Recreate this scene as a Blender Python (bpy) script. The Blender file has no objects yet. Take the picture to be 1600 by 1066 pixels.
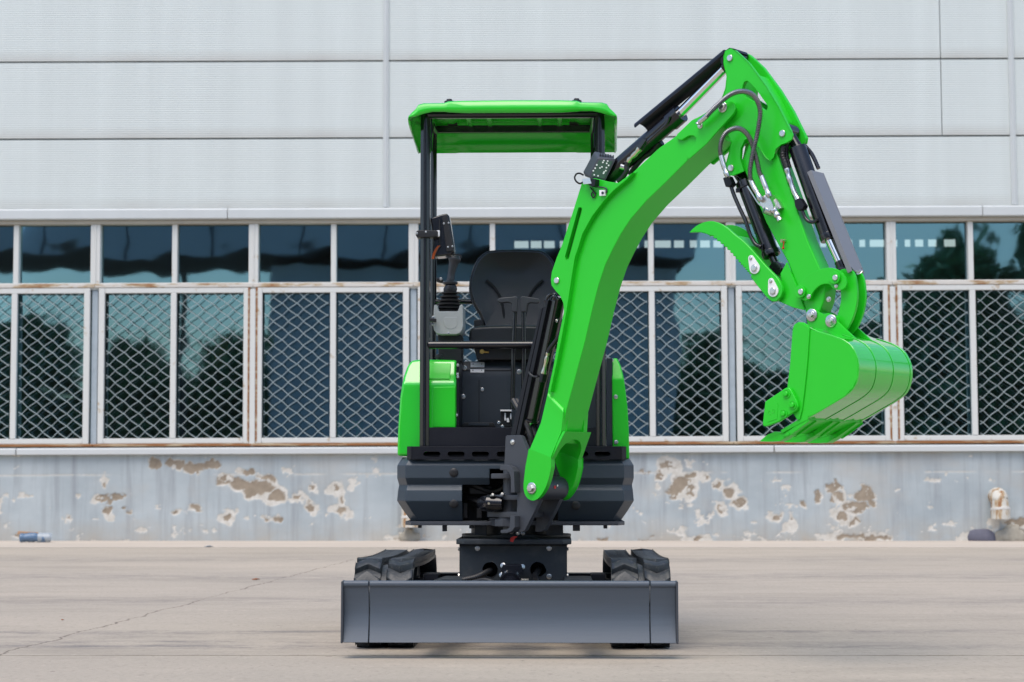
import bpy, bmesh, math, random
import numpy as np
from mathutils import Vector, Matrix
random.seed(7)
scene = bpy.context.scene
R = math.radians

# ------------------------------------------------------------------ camera
cam_d = bpy.data.cameras.new("camera")
cam_d.sensor_width = 36.0
cam_d.lens = 67.5
cam_d.clip_start = 0.1
cam_d.clip_end = 2000.0
cam_d.dof.use_dof = True
cam_d.dof.focus_distance = 7.7
cam_d.dof.aperture_fstop = 6.3
cam = bpy.data.objects.new("camera", cam_d)
scene.collection.objects.link(cam)
cam.location = (0, 0, 0.639)
cam.rotation_euler = (R(90) + math.atan(224 / 3000), 0, 0)
scene.camera = cam

# ------------------------------------------------------------------ sky and sun
SUN_EL, SUN_AZ = R(62), R(-20)         # from behind the camera, to its left
world = bpy.data.worlds.new("World")
scene.world = world
world.use_nodes = True
wn = world.node_tree
bg = wn.nodes["Background"]
sky = wn.nodes.new("ShaderNodeTexSky")
sky.sky_type = 'NISHITA'
sky.sun_disc = False
sky.sun_elevation = SUN_EL
sky.sun_rotation = R(180) - SUN_AZ * -1
sky.air_density = 1.0
sky.dust_density = 1.6
sky.ozone_density = 1.0
wn.links.new(sky.outputs[0], bg.inputs[0])
bg.inputs[1].default_value = 0.14
sun_d = bpy.data.lights.new("sun", 'SUN')
sun_d.energy = 1.4
sun_d.angle = R(45)
sun_d.color = (1.0, 0.92, 0.82)
sun = bpy.data.objects.new("sun", sun_d)
scene.collection.objects.link(sun)
# vector towards the sun: behind the camera (-y), to the left (-x)
sv = Vector((math.sin(SUN_AZ) * math.cos(SUN_EL), -math.cos(SUN_AZ) * math.cos(SUN_EL), math.sin(SUN_EL)))
sun.rotation_euler = sv.to_track_quat('Z', 'Y').to_euler()
sky.sun_rotation = math.atan2(sv.x, sv.y)
scene.view_settings.view_transform = 'Standard'
scene.view_settings.look = 'None'
scene.view_settings.exposure = 0.75
scene.view_settings.gamma = 1.0

# ------------------------------------------------------------------ materials
MATS = {}
def mat(name, base, rough=0.5, metal=0.0, coat=0.0, noise=0.0, nscale=8.0, bump=0.0, bscale=200.0,
        stretch=(1, 1, 1), rvar=0.0, spec=0.5, dust=0.0):
    m = bpy.data.materials.new(name); m.use_nodes = True
    nt = m.node_tree; b = nt.nodes["Principled BSDF"]; L = nt.links
    b.inputs["Base Color"].default_value = (*base, 1)
    b.inputs["Roughness"].default_value = rough
    b.inputs["Metallic"].default_value = metal
    b.inputs["Coat Weight"].default_value = coat
    b.inputs["Coat Roughness"].default_value = 0.08
    b.inputs["Specular IOR Level"].default_value = spec
    tc = nt.nodes.new("ShaderNodeTexCoord")
    mp = nt.nodes.new("ShaderNodeMapping"); mp.inputs["Scale"].default_value = stretch
    L.new(tc.outputs["Object"], mp.inputs[0])
    if noise or rvar:
        n = nt.nodes.new("ShaderNodeTexNoise"); n.inputs["Scale"].default_value = nscale
        n.inputs["Detail"].default_value = 6; n.inputs["Roughness"].default_value = 0.6
        L.new(mp.outputs[0], n.inputs["Vector"])
    if noise:
        mx = nt.nodes.new("ShaderNodeMix"); mx.data_type = 'RGBA'
        mx.inputs["A"].default_value = (*[c * (1 - noise) for c in base], 1)
        mx.inputs["B"].default_value = (*[min(1, c * (1 + noise)) for c in base], 1)
        L.new(n.outputs["Fac"], mx.inputs["Factor"]); L.new(mx.outputs["Result"], b.inputs["Base Color"])
        if dust:
            n2 = nt.nodes.new("ShaderNodeTexNoise"); n2.inputs["Scale"].default_value = nscale * 3.3
            n2.inputs["Detail"].default_value = 8; L.new(mp.outputs[0], n2.inputs["Vector"])
            cr = nt.nodes.new("ShaderNodeValToRGB"); cr.color_ramp.elements[0].position = 0.52
            cr.color_ramp.elements[1].position = 0.8; cr.color_ramp.elements[1].color = (dust, dust, dust, 1)
            cr.color_ramp.elements[0].color = (0, 0, 0, 1)
            L.new(n2.outputs["Fac"], cr.inputs[0])
            m2 = nt.nodes.new("ShaderNodeMix"); m2.data_type = 'RGBA'
            m2.inputs["B"].default_value = (0.3, 0.28, 0.25, 1)
            L.new(cr.outputs[0], m2.inputs["Factor"]); L.new(mx.outputs["Result"], m2.inputs["A"])
            L.new(m2.outputs["Result"], b.inputs["Base Color"])
    if rvar:
        mr = nt.nodes.new("ShaderNodeMapRange")
        mr.inputs["To Min"].default_value = max(0.02, rough - rvar); mr.inputs["To Max"].default_value = min(1, rough + rvar)
        L.new(n.outputs["Fac"], mr.inputs["Value"]); L.new(mr.outputs[0], b.inputs["Roughness"])
    if bump:
        nb = nt.nodes.new("ShaderNodeTexNoise"); nb.inputs["Scale"].default_value = bscale
        nb.inputs["Detail"].default_value = 3
        L.new(mp.outputs[0], nb.inputs["Vector"])
        bp = nt.nodes.new("ShaderNodeBump"); bp.inputs["Strength"].default_value = bump
        bp.inputs["Distance"].default_value = 0.002
        L.new(nb.outputs["Fac"], bp.inputs["Height"]); L.new(bp.outputs[0], b.inputs["Normal"])
    MATS[name] = m
    return m

mat('green', (0.018, 0.60, 0.018), 0.36, coat=0.08, spec=0.42, noise=0.05, nscale=3, rvar=0.06, bump=0.06, bscale=90)
mat('green_gloss', (0.016, 0.58, 0.016), 0.22, coat=1.0, noise=0.04, nscale=3, bump=0.05, bscale=30)
mat('guard_sky_sheen', (0.20, 0.205, 0.22), 0.30, noise=0.08, nscale=8, rvar=0.06)  # dark guard paint, lightened so the sky reflection is painted in
mat('spiral', (0.34, 0.34, 0.35), 0.35, metal=1.0, noise=0.3, nscale=120)
mat('canopy_green', (0.016, 0.58, 0.016), 0.25, coat=0.6, noise=0.04, nscale=3, bump=0.05, bscale=40)
mat('shell_grey', (0.036, 0.053, 0.071), 0.46, noise=0.14, nscale=5, rvar=0.1, bump=0.25, bscale=420)
mat('bracket_grey', (0.052, 0.058, 0.070), 0.45, noise=0.12, nscale=7, rvar=0.1, bump=0.2, bscale=300)
mat('panel_grey', (0.026, 0.036, 0.048), 0.42, noise=0.12, nscale=6, rvar=0.08, bump=0.15, bscale=400)
mat('black_paint', (0.010, 0.011, 0.016), 0.36, spec=0.3, noise=0.2, nscale=9, rvar=0.1, bump=0.1, bscale=250)
mat('black_plastic', (0.012, 0.012, 0.013), 0.42, noise=0.2, nscale=20, bump=0.3, bscale=500)
mat('black_gloss', (0.007, 0.007, 0.010), 0.20, coat=0.3, noise=0.2, nscale=9, rvar=0.08)
mat('chassis', (0.026, 0.033, 0.040), 0.42, noise=0.16, nscale=6, rvar=0.1, dust=0.10, bump=0.12, bscale=200)
mat('blade', (0.076, 0.097, 0.126), 0.46, noise=0.16, nscale=5, stretch=(0.25, 1, 9), rvar=0.1, bump=0.10, bscale=60)
mat('rubber', (0.022, 0.027, 0.032), 0.45, noise=0.3, nscale=18, dust=0.22, bump=0.4, bscale=220)
mat('vinyl', (0.010, 0.013, 0.016), 0.36, spec=0.5, noise=0.15, nscale=12, bump=0.35, bscale=700)
mat('grip', (0.030, 0.034, 0.040), 0.42, noise=0.15, nscale=20, bump=0.3, bscale=500)
mat('console_grey', (0.40, 0.42, 0.40), 0.55, noise=0.06, nscale=10, bump=0.25, bscale=600)
mat('zinc', (0.62, 0.62, 0.60), 0.28, metal=1.0, noise=0.2, nscale=60, rvar=0.1)
mat('zinc_yellow', (0.66, 0.60, 0.44), 0.30, metal=1.0, noise=0.2, nscale=60, rvar=0.1)
mat('chrome', (0.82, 0.82, 0.84), 0.06, metal=1.0)
mat('white_metal', (0.88, 0.88, 0.88), 0.4, noise=0.05)
mat('red_mark', (0.55, 0.02, 0.015), 0.45, noise=0.1)
mat('orange', (0.6, 0.12, 0.02), 0.5, noise=0.1)
mat('brass', (0.6, 0.4, 0.12), 0.3, metal=1.0, noise=0.1)
mat('led_lens', (0.05, 0.10, 0.06), 0.10, coat=1.0, noise=0.2, nscale=30)
mat('led', (0.8, 0.85, 0.8), 0.25)
mat('dark_void', (0.006, 0.006, 0.007), 0.8, noise=0.2)  # near-black colour painted in for the shade of openings and grooves
mat('pipe_white', (0.58, 0.56, 0.52), 0.5, noise=0.1)

def linesmat(name, base, pitch, depth, rough=0.45, vertical_dirt=True, tint=0.06):
    """fine horizontal ribs on metal cladding, with faint rain streaks"""
    m = bpy.data.materials.new(name); m.use_nodes = True
    nt = m.node_tree; b = nt.nodes["Principled BSDF"]; L = nt.links
    tc = nt.nodes.new("ShaderNodeTexCoord")
    sp = nt.nodes.new("ShaderNodeSeparateXYZ"); L.new(tc.outputs["Object"], sp.inputs[0])
    mu = nt.nodes.new("ShaderNodeMath"); mu.operation = 'MULTIPLY'; mu.inputs[1].default_value = 2 * math.pi / pitch
    L.new(sp.outputs["Z"], mu.inputs[0])
    sn = nt.nodes.new("ShaderNodeMath"); sn.operation = 'SINE'; L.new(mu.outputs[0], sn.inputs[0])
    bp = nt.nodes.new("ShaderNodeBump"); bp.inputs["Strength"].default_value = 1.0; bp.inputs["Distance"].default_value = depth
    L.new(sn.outputs[0], bp.inputs["Height"]); L.new(bp.outputs[0], b.inputs["Normal"])
    mp = nt.nodes.new("ShaderNodeMapping"); mp.inputs["Scale"].default_value = (3.0, 1, 0.25)
    L.new(tc.outputs["Object"], mp.inputs[0])
    n = nt.nodes.new("ShaderNodeTexNoise"); n.inputs["Scale"].default_value = 1.6; n.inputs["Detail"].default_value = 7
    L.new(mp.outputs[0], n.inputs["Vector"])
    mx = nt.nodes.new("ShaderNodeMix"); mx.data_type = 'RGBA'
    mx.inputs["A"].default_value = (*[c * (1 - tint) for c in base], 1)
    mx.inputs["B"].default_value = (*[c * (1 + tint) for c in base], 1)
    L.new(n.outputs["Fac"], mx.inputs["Factor"])
    # grime gathered along the lower edge of each panel (object space: z = 0 at the panel's foot)
    n3 = nt.nodes.new("ShaderNodeTexNoise"); n3.inputs["Scale"].default_value = 1.1; n3.inputs["Detail"].default_value = 6
    L.new(tc.outputs["Object"], n3.inputs["Vector"])
    mr = nt.nodes.new("ShaderNodeMapRange"); mr.inputs["From Min"].default_value = 0.0; mr.inputs["From Max"].default_value = 0.14
    mr.inputs["To Min"].default_value = 0.85; mr.inputs["To Max"].default_value = 0.0
    L.new(sp.outputs["Z"], mr.inputs["Value"])
    mm = nt.nodes.new("ShaderNodeMath"); mm.operation = 'MULTIPLY'
    L.new(mr.outputs[0], mm.inputs[0]); L.new(n3.outputs["Fac"], mm.inputs[1])
    m2 = nt.nodes.new("ShaderNodeMix"); m2.data_type = 'RGBA'
    m2.inputs["B"].default_value = (0.36, 0.33, 0.29, 1)
    L.new(mm.outputs[0], m2.inputs["Factor"]); L.new(mx.outputs["Result"], m2.inputs["A"])
    L.new(m2.outputs["Result"], b.inputs["Base Color"])
    b.inputs["Roughness"].default_value = rough
    MATS[name] = m
linesmat('cladding', (0.575, 0.615, 0.592), 0.0255, 0.0007, tint=0.085)
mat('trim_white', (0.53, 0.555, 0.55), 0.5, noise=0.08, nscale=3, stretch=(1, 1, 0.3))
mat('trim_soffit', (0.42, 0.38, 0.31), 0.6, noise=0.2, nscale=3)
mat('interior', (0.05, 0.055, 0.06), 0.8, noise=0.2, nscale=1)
mat('slate', (0.56, 0.63, 0.72), 0.6, noise=0.1, nscale=0.5)
mat('soffit_dark', (0.05, 0.06, 0.075), 0.7, noise=0.1, nscale=0.5)
mat('blue_box', (0.02, 0.16, 0.40), 0.5, noise=0.1)
mat('yellow_card', (0.62, 0.58, 0.22), 0.6, noise=0.08)
mat('green_strip', (0.02, 0.30, 0.09), 0.5, noise=0.1)
mat('galv', (0.36, 0.42, 0.46), 0.55, metal=0.0, noise=0.22, nscale=9)
mat('wire', (0.36, 0.425, 0.43), 0.5, noise=0.18, nscale=6)
mat('bark', (0.10, 0.07, 0.05), 0.9, noise=0.3, nscale=12, bump=0.5, bscale=30)
mat('leaf', (0.06, 0.23, 0.11), 0.6, noise=0.5, nscale=1.5)
mat('litter_blue', (0.10, 0.17, 0.27), 0.3, noise=0.2, nscale=20)
mat('litter_white', (0.33, 0.37, 0.40), 0.35, noise=0.2, nscale=30)
mat('cardboard', (0.42, 0.26, 0.16), 0.8, noise=0.2, nscale=30)
mat('leaf_dry', (0.30, 0.10, 0.03), 0.7, noise=0.3, nscale=60)
mat('cloth_grey', (0.11, 0.11, 0.145), 0.85, noise=0.25, nscale=14, bump=0.4, bscale=60)
mat('concrete_lump', (0.36, 0.33, 0.27), 0.9, noise=0.3, nscale=14, bump=0.6, bscale=60)

def rusted(name, paint, amount, rust=(0.26, 0.105, 0.03), stretch=(1, 1, 1), scale=5.0):
    m = bpy.data.materials.new(name); m.use_nodes = True
    nt = m.node_tree; b = nt.nodes["Principled BSDF"]; L = nt.links
    tc = nt.nodes.new("ShaderNodeTexCoord")
    mp = nt.nodes.new("ShaderNodeMapping"); mp.inputs["Scale"].default_value = stretch
    L.new(tc.outputs["Object"], mp.inputs[0])
    n = nt.nodes.new("ShaderNodeTexNoise"); n.inputs["Scale"].default_value = scale; n.inputs["Detail"].default_value = 8
    n.inputs["Roughness"].default_value = 0.65
    L.new(mp.outputs[0], n.inputs["Vector"])
    cr = nt.nodes.new("ShaderNodeValToRGB"); e = cr.color_ramp.elements
    e[0].position = max(0, 0.70 - amount * 0.45); e[0].color = (*paint, 1)
    e[1].position = e[0].position + 0.16; e[1].color = (*rust, 1)
    mid = cr.color_ramp.elements.new(e[0].position + 0.07); mid.color = (0.42, 0.32, 0.20, 1)
    L.new(n.outputs["Fac"], cr.inputs[0]); L.new(cr.outputs[0], b.inputs["Base Color"])
    b.inputs["Roughness"].default_value = 0.65
    bp = nt.nodes.new("ShaderNodeBump"); bp.inputs["Strength"].default_value = 0.4; bp.inputs["Distance"].default_value = 0.004
    L.new(n.outputs["Fac"], bp.inputs["Height"]); L.new(bp.outputs[0], b.inputs["Normal"])
    MATS[name] = m
rusted('frame_white', (0.60, 0.605, 0.575), 0.22)
rusted('frame_rusty', (0.58, 0.55, 0.50), 0.52, stretch=(0.5, 1, 1.5))
rusted('rust_rail', (0.46, 0.38, 0.28), 0.80, stretch=(0.35, 1, 4))
rusted('sill_paint', (0.53, 0.55, 0.545), 0.10, stretch=(0.4, 1, 2))
rusted('pipe_rust', (0.56, 0.54, 0.48), 0.52, stretch=(3, 3, 0.7), scale=6)

def glass_mat():
    m = bpy.data.materials.new('window_glass'); m.use_nodes = True
    nt = m.node_tree; L = nt.links
    for n in list(nt.nodes):
        if n.type == 'BSDF_PRINCIPLED': nt.nodes.remove(n)
    out = [n for n in nt.nodes if n.type == 'OUTPUT_MATERIAL'][0]
    tr = nt.nodes.new("ShaderNodeBsdfTransparent"); tr.inputs[0].default_value = (0.70, 0.64, 0.52, 1)
    gl = nt.nodes.new("ShaderNodeBsdfGlossy"); gl.inputs["Color"].default_value = (0.31, 0.56, 0.64, 1)
    gl.inputs["Roughness"].default_value = 0.025
    tc = nt.nodes.new("ShaderNodeTexCoord")
    n = nt.nodes.new("ShaderNodeTexNoise"); n.inputs["Scale"].default_value = 1.3; n.inputs["Detail"].default_value = 1.5
    L.new(tc.outputs["Object"], n.inputs["Vector"])
    bp = nt.nodes.new("ShaderNodeBump"); bp.inputs["Strength"].default_value = 0.35; bp.inputs["Distance"].default_value = 0.012
    L.new(n.outputs["Fac"], bp.inputs["Height"]); L.new(bp.outputs[0], gl.inputs["Normal"])
    lw = nt.nodes.new("ShaderNodeFresnel"); lw.inputs[0].default_value = 3.6
    mx = nt.nodes.new("ShaderNodeMixShader")
    L.new(lw.outputs[0], mx.inputs[0]); L.new(tr.outputs[0], mx.inputs[1]); L.new(gl.outputs[0], mx.inputs[2])
    L.new(mx.outputs[0], out.inputs[0])
    MATS['window_glass'] = m
glass_mat()

def concrete(name, base, dark):
    """swept concrete: streaks running across, stains, a diagonal crack on the slab under the machine"""
    m = bpy.data.materials.new(name); m.use_nodes = True
    nt = m.node_tree; b = nt.nodes["Principled BSDF"]; L = nt.links
    tc = nt.nodes.new("ShaderNodeTexCoord")
    def noise(scale, stretch, detail=8, rough=0.6):
        mp = nt.nodes.new("ShaderNodeMapping"); mp.inputs["Scale"].default_value = stretch
        L.new(tc.outputs["Object"], mp.inputs[0])
        n = nt.nodes.new("ShaderNodeTexNoise"); n.inputs["Scale"].default_value = scale
        n.inputs["Detail"].default_value = detail; n.inputs["Roughness"].default_value = rough
        L.new(mp.outputs[0], n.inputs["Vector"]); return n.outputs["Fac"]
    def ramp(src, p0, p1, c0, c1):
        r = nt.nodes.new("ShaderNodeValToRGB"); r.color_ramp.elements[0].position = p0; r.color_ramp.elements[1].position = p1
        r.color_ramp.elements[0].color = (*c0, 1); r.color_ramp.elements[1].color = (*c1, 1); L.new(src, r.inputs[0]); return r.outputs[0]
    def mixc(fac, a, bcol):
        x = nt.nodes.new("ShaderNodeMix"); x.data_type = 'RGBA'
        L.new(fac, x.inputs["Factor"]); L.new(a, x.inputs["A"]); x.inputs["B"].default_value = (*bcol, 1); return x.outputs["Result"]
    big = ramp(noise(0.45, (0.6, 1.0, 1), 7), 0.3, 0.72, dark, base)
    streak = ramp(noise(1.0, (0.40, 1.25, 1), 12, 0.76), 0.49, 0.70, (0, 0, 0), (0.62, 0.62, 0.62))
    c = mixc(streak, big, [d * 0.66 for d in dark])
    fine = ramp(noise(70, (0.6, 1, 1), 6, 0.85), 0.45, 0.68, (0, 0, 0), (0.5, 0.5, 0.5))
    c = mixc(fine, c, [d * 0.60 for d in dark])
    lite = ramp(noise(2.3, (0.7, 1.0, 1), 8, 0.7), 0.55, 0.8, (0, 0, 0), (0.35, 0.35, 0.35))
    c = mixc(lite, c, [min(1, d * 1.22) for d in base])
    spots = ramp(noise(26, (0.7, 1, 1), 3, 0.5), 0.69, 0.74, (0, 0, 0), (0.7, 0.7, 0.7))
    c = mixc(spots, c, (0.14, 0.12, 0.11))
    pits = ramp(noise(34, (1.0, 0.32, 1), 5, 0.75), 0.54, 0.66, (0, 0, 0), (0.42, 0.42, 0.42))
    c = mixc(pits, c, [d * 0.70 for d in dark])
    pale = ramp(noise(21, (1.0, 0.4, 1), 5, 0.75), 0.58, 0.70, (0, 0, 0), (0.35, 0.35, 0.35))
    c = mixc(pale, c, [min(1, d * 1.25) for d in base])
    # old tyre marks and oily scuffs: broad bands at given distances
    sp = nt.nodes.new("ShaderNodeSeparateXYZ"); L.new(tc.outputs["Object"], sp.inputs[0])
    def M(op, a, bb=None, v=None):
        k = nt.nodes.new("ShaderNodeMath"); k.operation = op
        L.new(a, k.inputs[0])
        if bb is not None: L.new(bb, k.inputs[1])
        if v is not None: k.inputs[1].default_value = v
        return k.outputs[0]
    wob = noise(0.8, (0.3, 1, 1), 4)
    scuff = noise(3.4, (0.8, 1.9, 1), 10, 0.85)
    for y0, wid, amt, xlo, xhi in ((7.66, 0.16, 1.0, -3.4, 2.6), (7.86, 0.10, 0.9, -3, 1.9), (8.45, 0.14, 0.8, -4.5, 3.2), (8.2, 0.5, 0.35, -4, 2.2), (10.6, 0.6, 0.5, -9, 9), (13.4, 0.9, 0.6, -12, 12), (16.5, 0.9, 0.5, -12, 12)):
        yy = M('ADD', sp.outputs["Y"], M('MULTIPLY', wob, v=0.5))
        dist = M('ABSOLUTE', M('SUBTRACT', yy, v=y0 + 0.25))
        band = nt.nodes.new("ShaderNodeMapRange"); band.inputs["From Min"].default_value = 0; band.inputs["From Max"].default_value = wid
        band.inputs["To Min"].default_value = amt; band.inputs["To Max"].default_value = 0
        L.new(dist, band.inputs["Value"])
        sc = nt.nodes.new("ShaderNodeMapRange"); sc.inputs["From Min"].default_value = 0.45; sc.inputs["From Max"].default_value = 0.60
        L.new(scuff, sc.inputs["Value"])
        xr = nt.nodes.new("ShaderNodeMapRange"); xr.inputs["From Min"].default_value = xhi; xr.inputs["From Max"].default_value = xhi - 1.2
        L.new(sp.outputs["X"], xr.inputs["Value"])
        f = M('MULTIPLY', M('MULTIPLY', band.outputs[0], sc.outputs[0]), xr.outputs[0])
        c = mixc(f, c, (0.15, 0.14, 0.14))
    # the crack: distance to a line, wavering
    (x0, y0), (x1, y1) = [(-1.934, 7.322), (-1.299, 17.41)]
    dx, dy = x1 - x0, y1 - y0; ln = math.hypot(dx, dy); nx, ny = -dy / ln, dx / ln
    w2 = noise(2.2, (1, 1, 1), 8, 0.7)
    d = M('ADD', M('MULTIPLY', sp.outputs["X"], v=nx), M('MULTIPLY', sp.outputs["Y"], v=ny))
    d = M('SUBTRACT', d, v=nx * x0 + ny * y0)
    d = M('ADD', d, M('MULTIPLY', M('SUBTRACT', w2, v=0.5), v=0.20))
    ck = nt.nodes.new("ShaderNodeMapRange"); ck.inputs["From Min"].default_value = 0.001; ck.inputs["From Max"].default_value = 0.008
    ck.inputs["To Min"].default_value = 0.85; ck.inputs["To Max"].default_value = 0
    L.new(M('ABSOLUTE', d), ck.inputs["Value"])
    gap = nt.nodes.new("ShaderNodeMapRange"); gap.inputs["From Min"].default_value = 0.34; gap.inputs["From Max"].default_value = 0.5
    L.new(noise(1.7, (1, 1, 1), 5), gap.inputs["Value"])
    xl = nt.nodes.new("ShaderNodeMapRange"); xl.inputs["From Min"].default_value = -1.0; xl.inputs["From Max"].default_value = -1.4
    L.new(sp.outputs["X"], xl.inputs["Value"])
    cf = M('MULTIPLY', M('MULTIPLY', ck.outputs[0], gap.outputs[0]), xl.outputs[0])
    c = mixc(cf, c, (0.10, 0.075, 0.06))
    L.new(c, b.inputs["Base Color"])
    b.inputs["Roughness"].default_value = 0.82
    b.inputs["Specular IOR Level"].default_value = 0.3
    bp = nt.nodes.new("ShaderNodeBump"); bp.inputs["Strength"].default_value = 0.35; bp.inputs["Distance"].default_value = 0.004
    L.new(noise(60, (0.6, 1, 1), 6, 0.7), bp.inputs["Height"]); L.new(bp.outputs[0], b.inputs["Normal"])
    MATS[name] = m
concrete('concrete', (0.50, 0.43, 0.345), (0.40, 0.35, 0.287))
mat('concrete_pale', (0.52, 0.45, 0.375), 0.85, noise=0.16, nscale=2.0, stretch=(0.4, 1, 1), bump=0.3, bscale=60)
mat('joint_fill', (0.05, 0.043, 0.037), 0.9, noise=0.3, nscale=5)

# ------------------------------------------------------------------ helpers
COL = scene.collection
def link(o, parent=None):
    COL.objects.link(o)
    if parent is not None: o.parent = parent
    return o
def tag(o, label=None, cat=None, group=None, kind=None):
    if label: o["label"] = label
    if cat: o["category"] = cat
    if group: o["group"] = group
    if kind: o["kind"] = kind
    return o
def empty(name, loc=(0, 0, 0), rot=(0, 0, 0)):
    o = bpy.data.objects.new(name, None); COL.objects.link(o)
    o.location = loc; o.rotation_euler = rot; o.empty_display_size = 0.2
    return o
def finish(bm, name, m, bevel=0.0, seg=2, angle=32, keep=False):
    if bevel:
        bm.normal_update()
        es = [e for e in bm.edges if len(e.link_faces) == 2 and e.calc_face_angle(0) > R(angle)]
        if es:
            bmesh.ops.bevel(bm, geom=es, offset=bevel, segments=seg, profile=0.6, affect='EDGES', clamp_overlap=True)
    if not keep: bmesh.ops.recalc_face_normals(bm, faces=bm.faces[:])
    me = bpy.data.meshes.new(name); bm.to_mesh(me); bm.free()
    me.polygons.foreach_set("use_smooth", [True] * len(me.polygons))
    me.set_sharp_from_angle(angle=R(38))
    me.materials.append(MATS[m])
    return me
def obj(name, bm, m, parent=None, bevel=0.0, seg=2, angle=32):
    o = link(bpy.data.objects.new(name, finish(bm, name, m, bevel, seg, angle)), parent)
    if bevel:
        wn_ = o.modifiers.new('flat_faces', 'WEIGHTED_NORMAL'); wn_.keep_sharp = True; wn_.weight = 100
    return o
def BM(): return bmesh.new()
def add_box(bm, x0, x1, y0, y1, z0, z1, M=None):
    vs = [bm.verts.new((x, y, z)) for x in (x0, x1) for y in (y0, y1) for z in (z0, z1)]
    for f in ((0, 1, 3, 2), (4, 6, 7, 5), (0, 4, 5, 1), (2, 3, 7, 6), (0, 2, 6, 4), (1, 5, 7, 3)):
        bm.faces.new([vs[i] for i in f])
    if M is not None:
        for v in vs: v.co = M @ v.co
    return vs
def frame_to(p, q):
    p, q = Vector(p), Vector(q); z = (q - p).normalized()
    return Matrix.Translation(p) @ z.to_track_quat('Z', 'Y').to_matrix().to_4x4(), (q - p).length
def add_cyl(bm, p, q, r, r2=None, n=24, cap=True):
    M, h = frame_to(p, q); r2 = r if r2 is None else r2
    a = [bm.verts.new(M @ Vector((r * math.cos(2 * math.pi * i / n), r * math.sin(2 * math.pi * i / n), 0))) for i in range(n)]
    b = [bm.verts.new(M @ Vector((r2 * math.cos(2 * math.pi * i / n), r2 * math.sin(2 * math.pi * i / n), h))) for i in range(n)]
    for i in range(n): bm.faces.new((a[i], a[(i + 1) % n], b[(i + 1) % n], b[i]))
    if cap: bm.faces.new(a[::-1]); bm.faces.new(b)
def catmull(pts, per=8):
    P = [Vector(p) for p in pts]; P = [2 * P[0] - P[1]] + P + [2 * P[-1] - P[-2]]; out = []
    for i in range(1, len(P) - 2):
        for k in range(per):
            t = k / per; a, b, c, d = P[i - 1], P[i], P[i + 1], P[i + 2]
            out.append(0.5 * ((2 * b) + (c - a) * t + (2 * a - 5 * b + 4 * c - d) * t * t + (3 * b - a - 3 * c + d) * t ** 3))
    out.append(P[-2]); return out
def add_tube(bm, pts, r, n=10, rf=None, cap=True):
    pts = [Vector(p) for p in pts]; rings = []
    up = Vector((0.13, 0.31, 0.94))
    for i, p in enumerate(pts):
        t = (pts[min(i + 1, len(pts) - 1)] - pts[max(i - 1, 0)]).normalized()
        x = up.cross(t)
        if x.length < 1e-3: x = Vector((1, 0, 0)).cross(t)
        x.normalize(); y = t.cross(x); up = t.cross(x) if False else up
        rr = r if rf is None else rf(i)
        rings.append([bm.verts.new(p + rr * (math.cos(2 * math.pi * k / n) * x + math.sin(2 * math.pi * k / n) * y)) for k in range(n)])
    for a, b in zip(rings, rings[1:]):
        for k in range(n): bm.faces.new((a[k], a[(k + 1) % n], b[(k + 1) % n], b[k]))
    if cap: bm.faces.new(rings[0][::-1]); bm.faces.new(rings[-1])
def add_prism(bm, poly, f0, f1, holes=()):
    """poly: 2D points; f0 / f1 map (a, b) to 3D at the two faces"""
    if not holes:
        A = [bm.verts.new(f0(*p)) for p in poly]; B = [bm.verts.new(f1(*p)) for p in poly]
        bm.faces.new(A[::-1]); bm.faces.new(B)
        for i in range(len(A)): bm.faces.new((A[i], A[(i + 1) % len(A)], B[(i + 1) % len(A)], B[i]))
        return
    for fm in (f0, f1):
        es = []
        for lp in [poly] + list(holes):
            vs = [bm.verts.new(fm(*p)) for p in lp]
            es += [bm.edges.new((vs[i], vs[(i + 1) % len(vs)])) for i in range(len(vs))]
        bmesh.ops.triangle_fill(bm, use_beauty=True, edges=es)
        if fm is f0: e0 = es
    for a, b in zip(e0, es):
        bm.faces.new((a.verts[0], a.verts[1], b.verts[1], b.verts[0]))
def lathe(bm, prof, M, n=20):
    rings = [[bm.verts.new(M @ Vector((r * math.cos(2 * math.pi * k / n), r * math.sin(2 * math.pi * k / n), h))) for k in range(n)] for r, h in prof]
    for a, b in zip(rings, rings[1:]):
        for k in range(n): bm.faces.new((a[k], a[(k + 1) % n], b[(k + 1) % n], b[k]))
    bm.faces.new(rings[0][::-1]); bm.faces.new(rings[-1])
def arc(cx, cy, r, a0, a1, n=8):
    return [(cx + r * math.cos(R(a0 + (a1 - a0) * i / n)), cy + r * math.sin(R(a0 + (a1 - a0) * i / n))) for i in range(n + 1)]
def smooth2(pts, per=5):
    return [(v.x, v.y) for v in catmull([(a, b, 0) for a, b in pts], per)]

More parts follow.
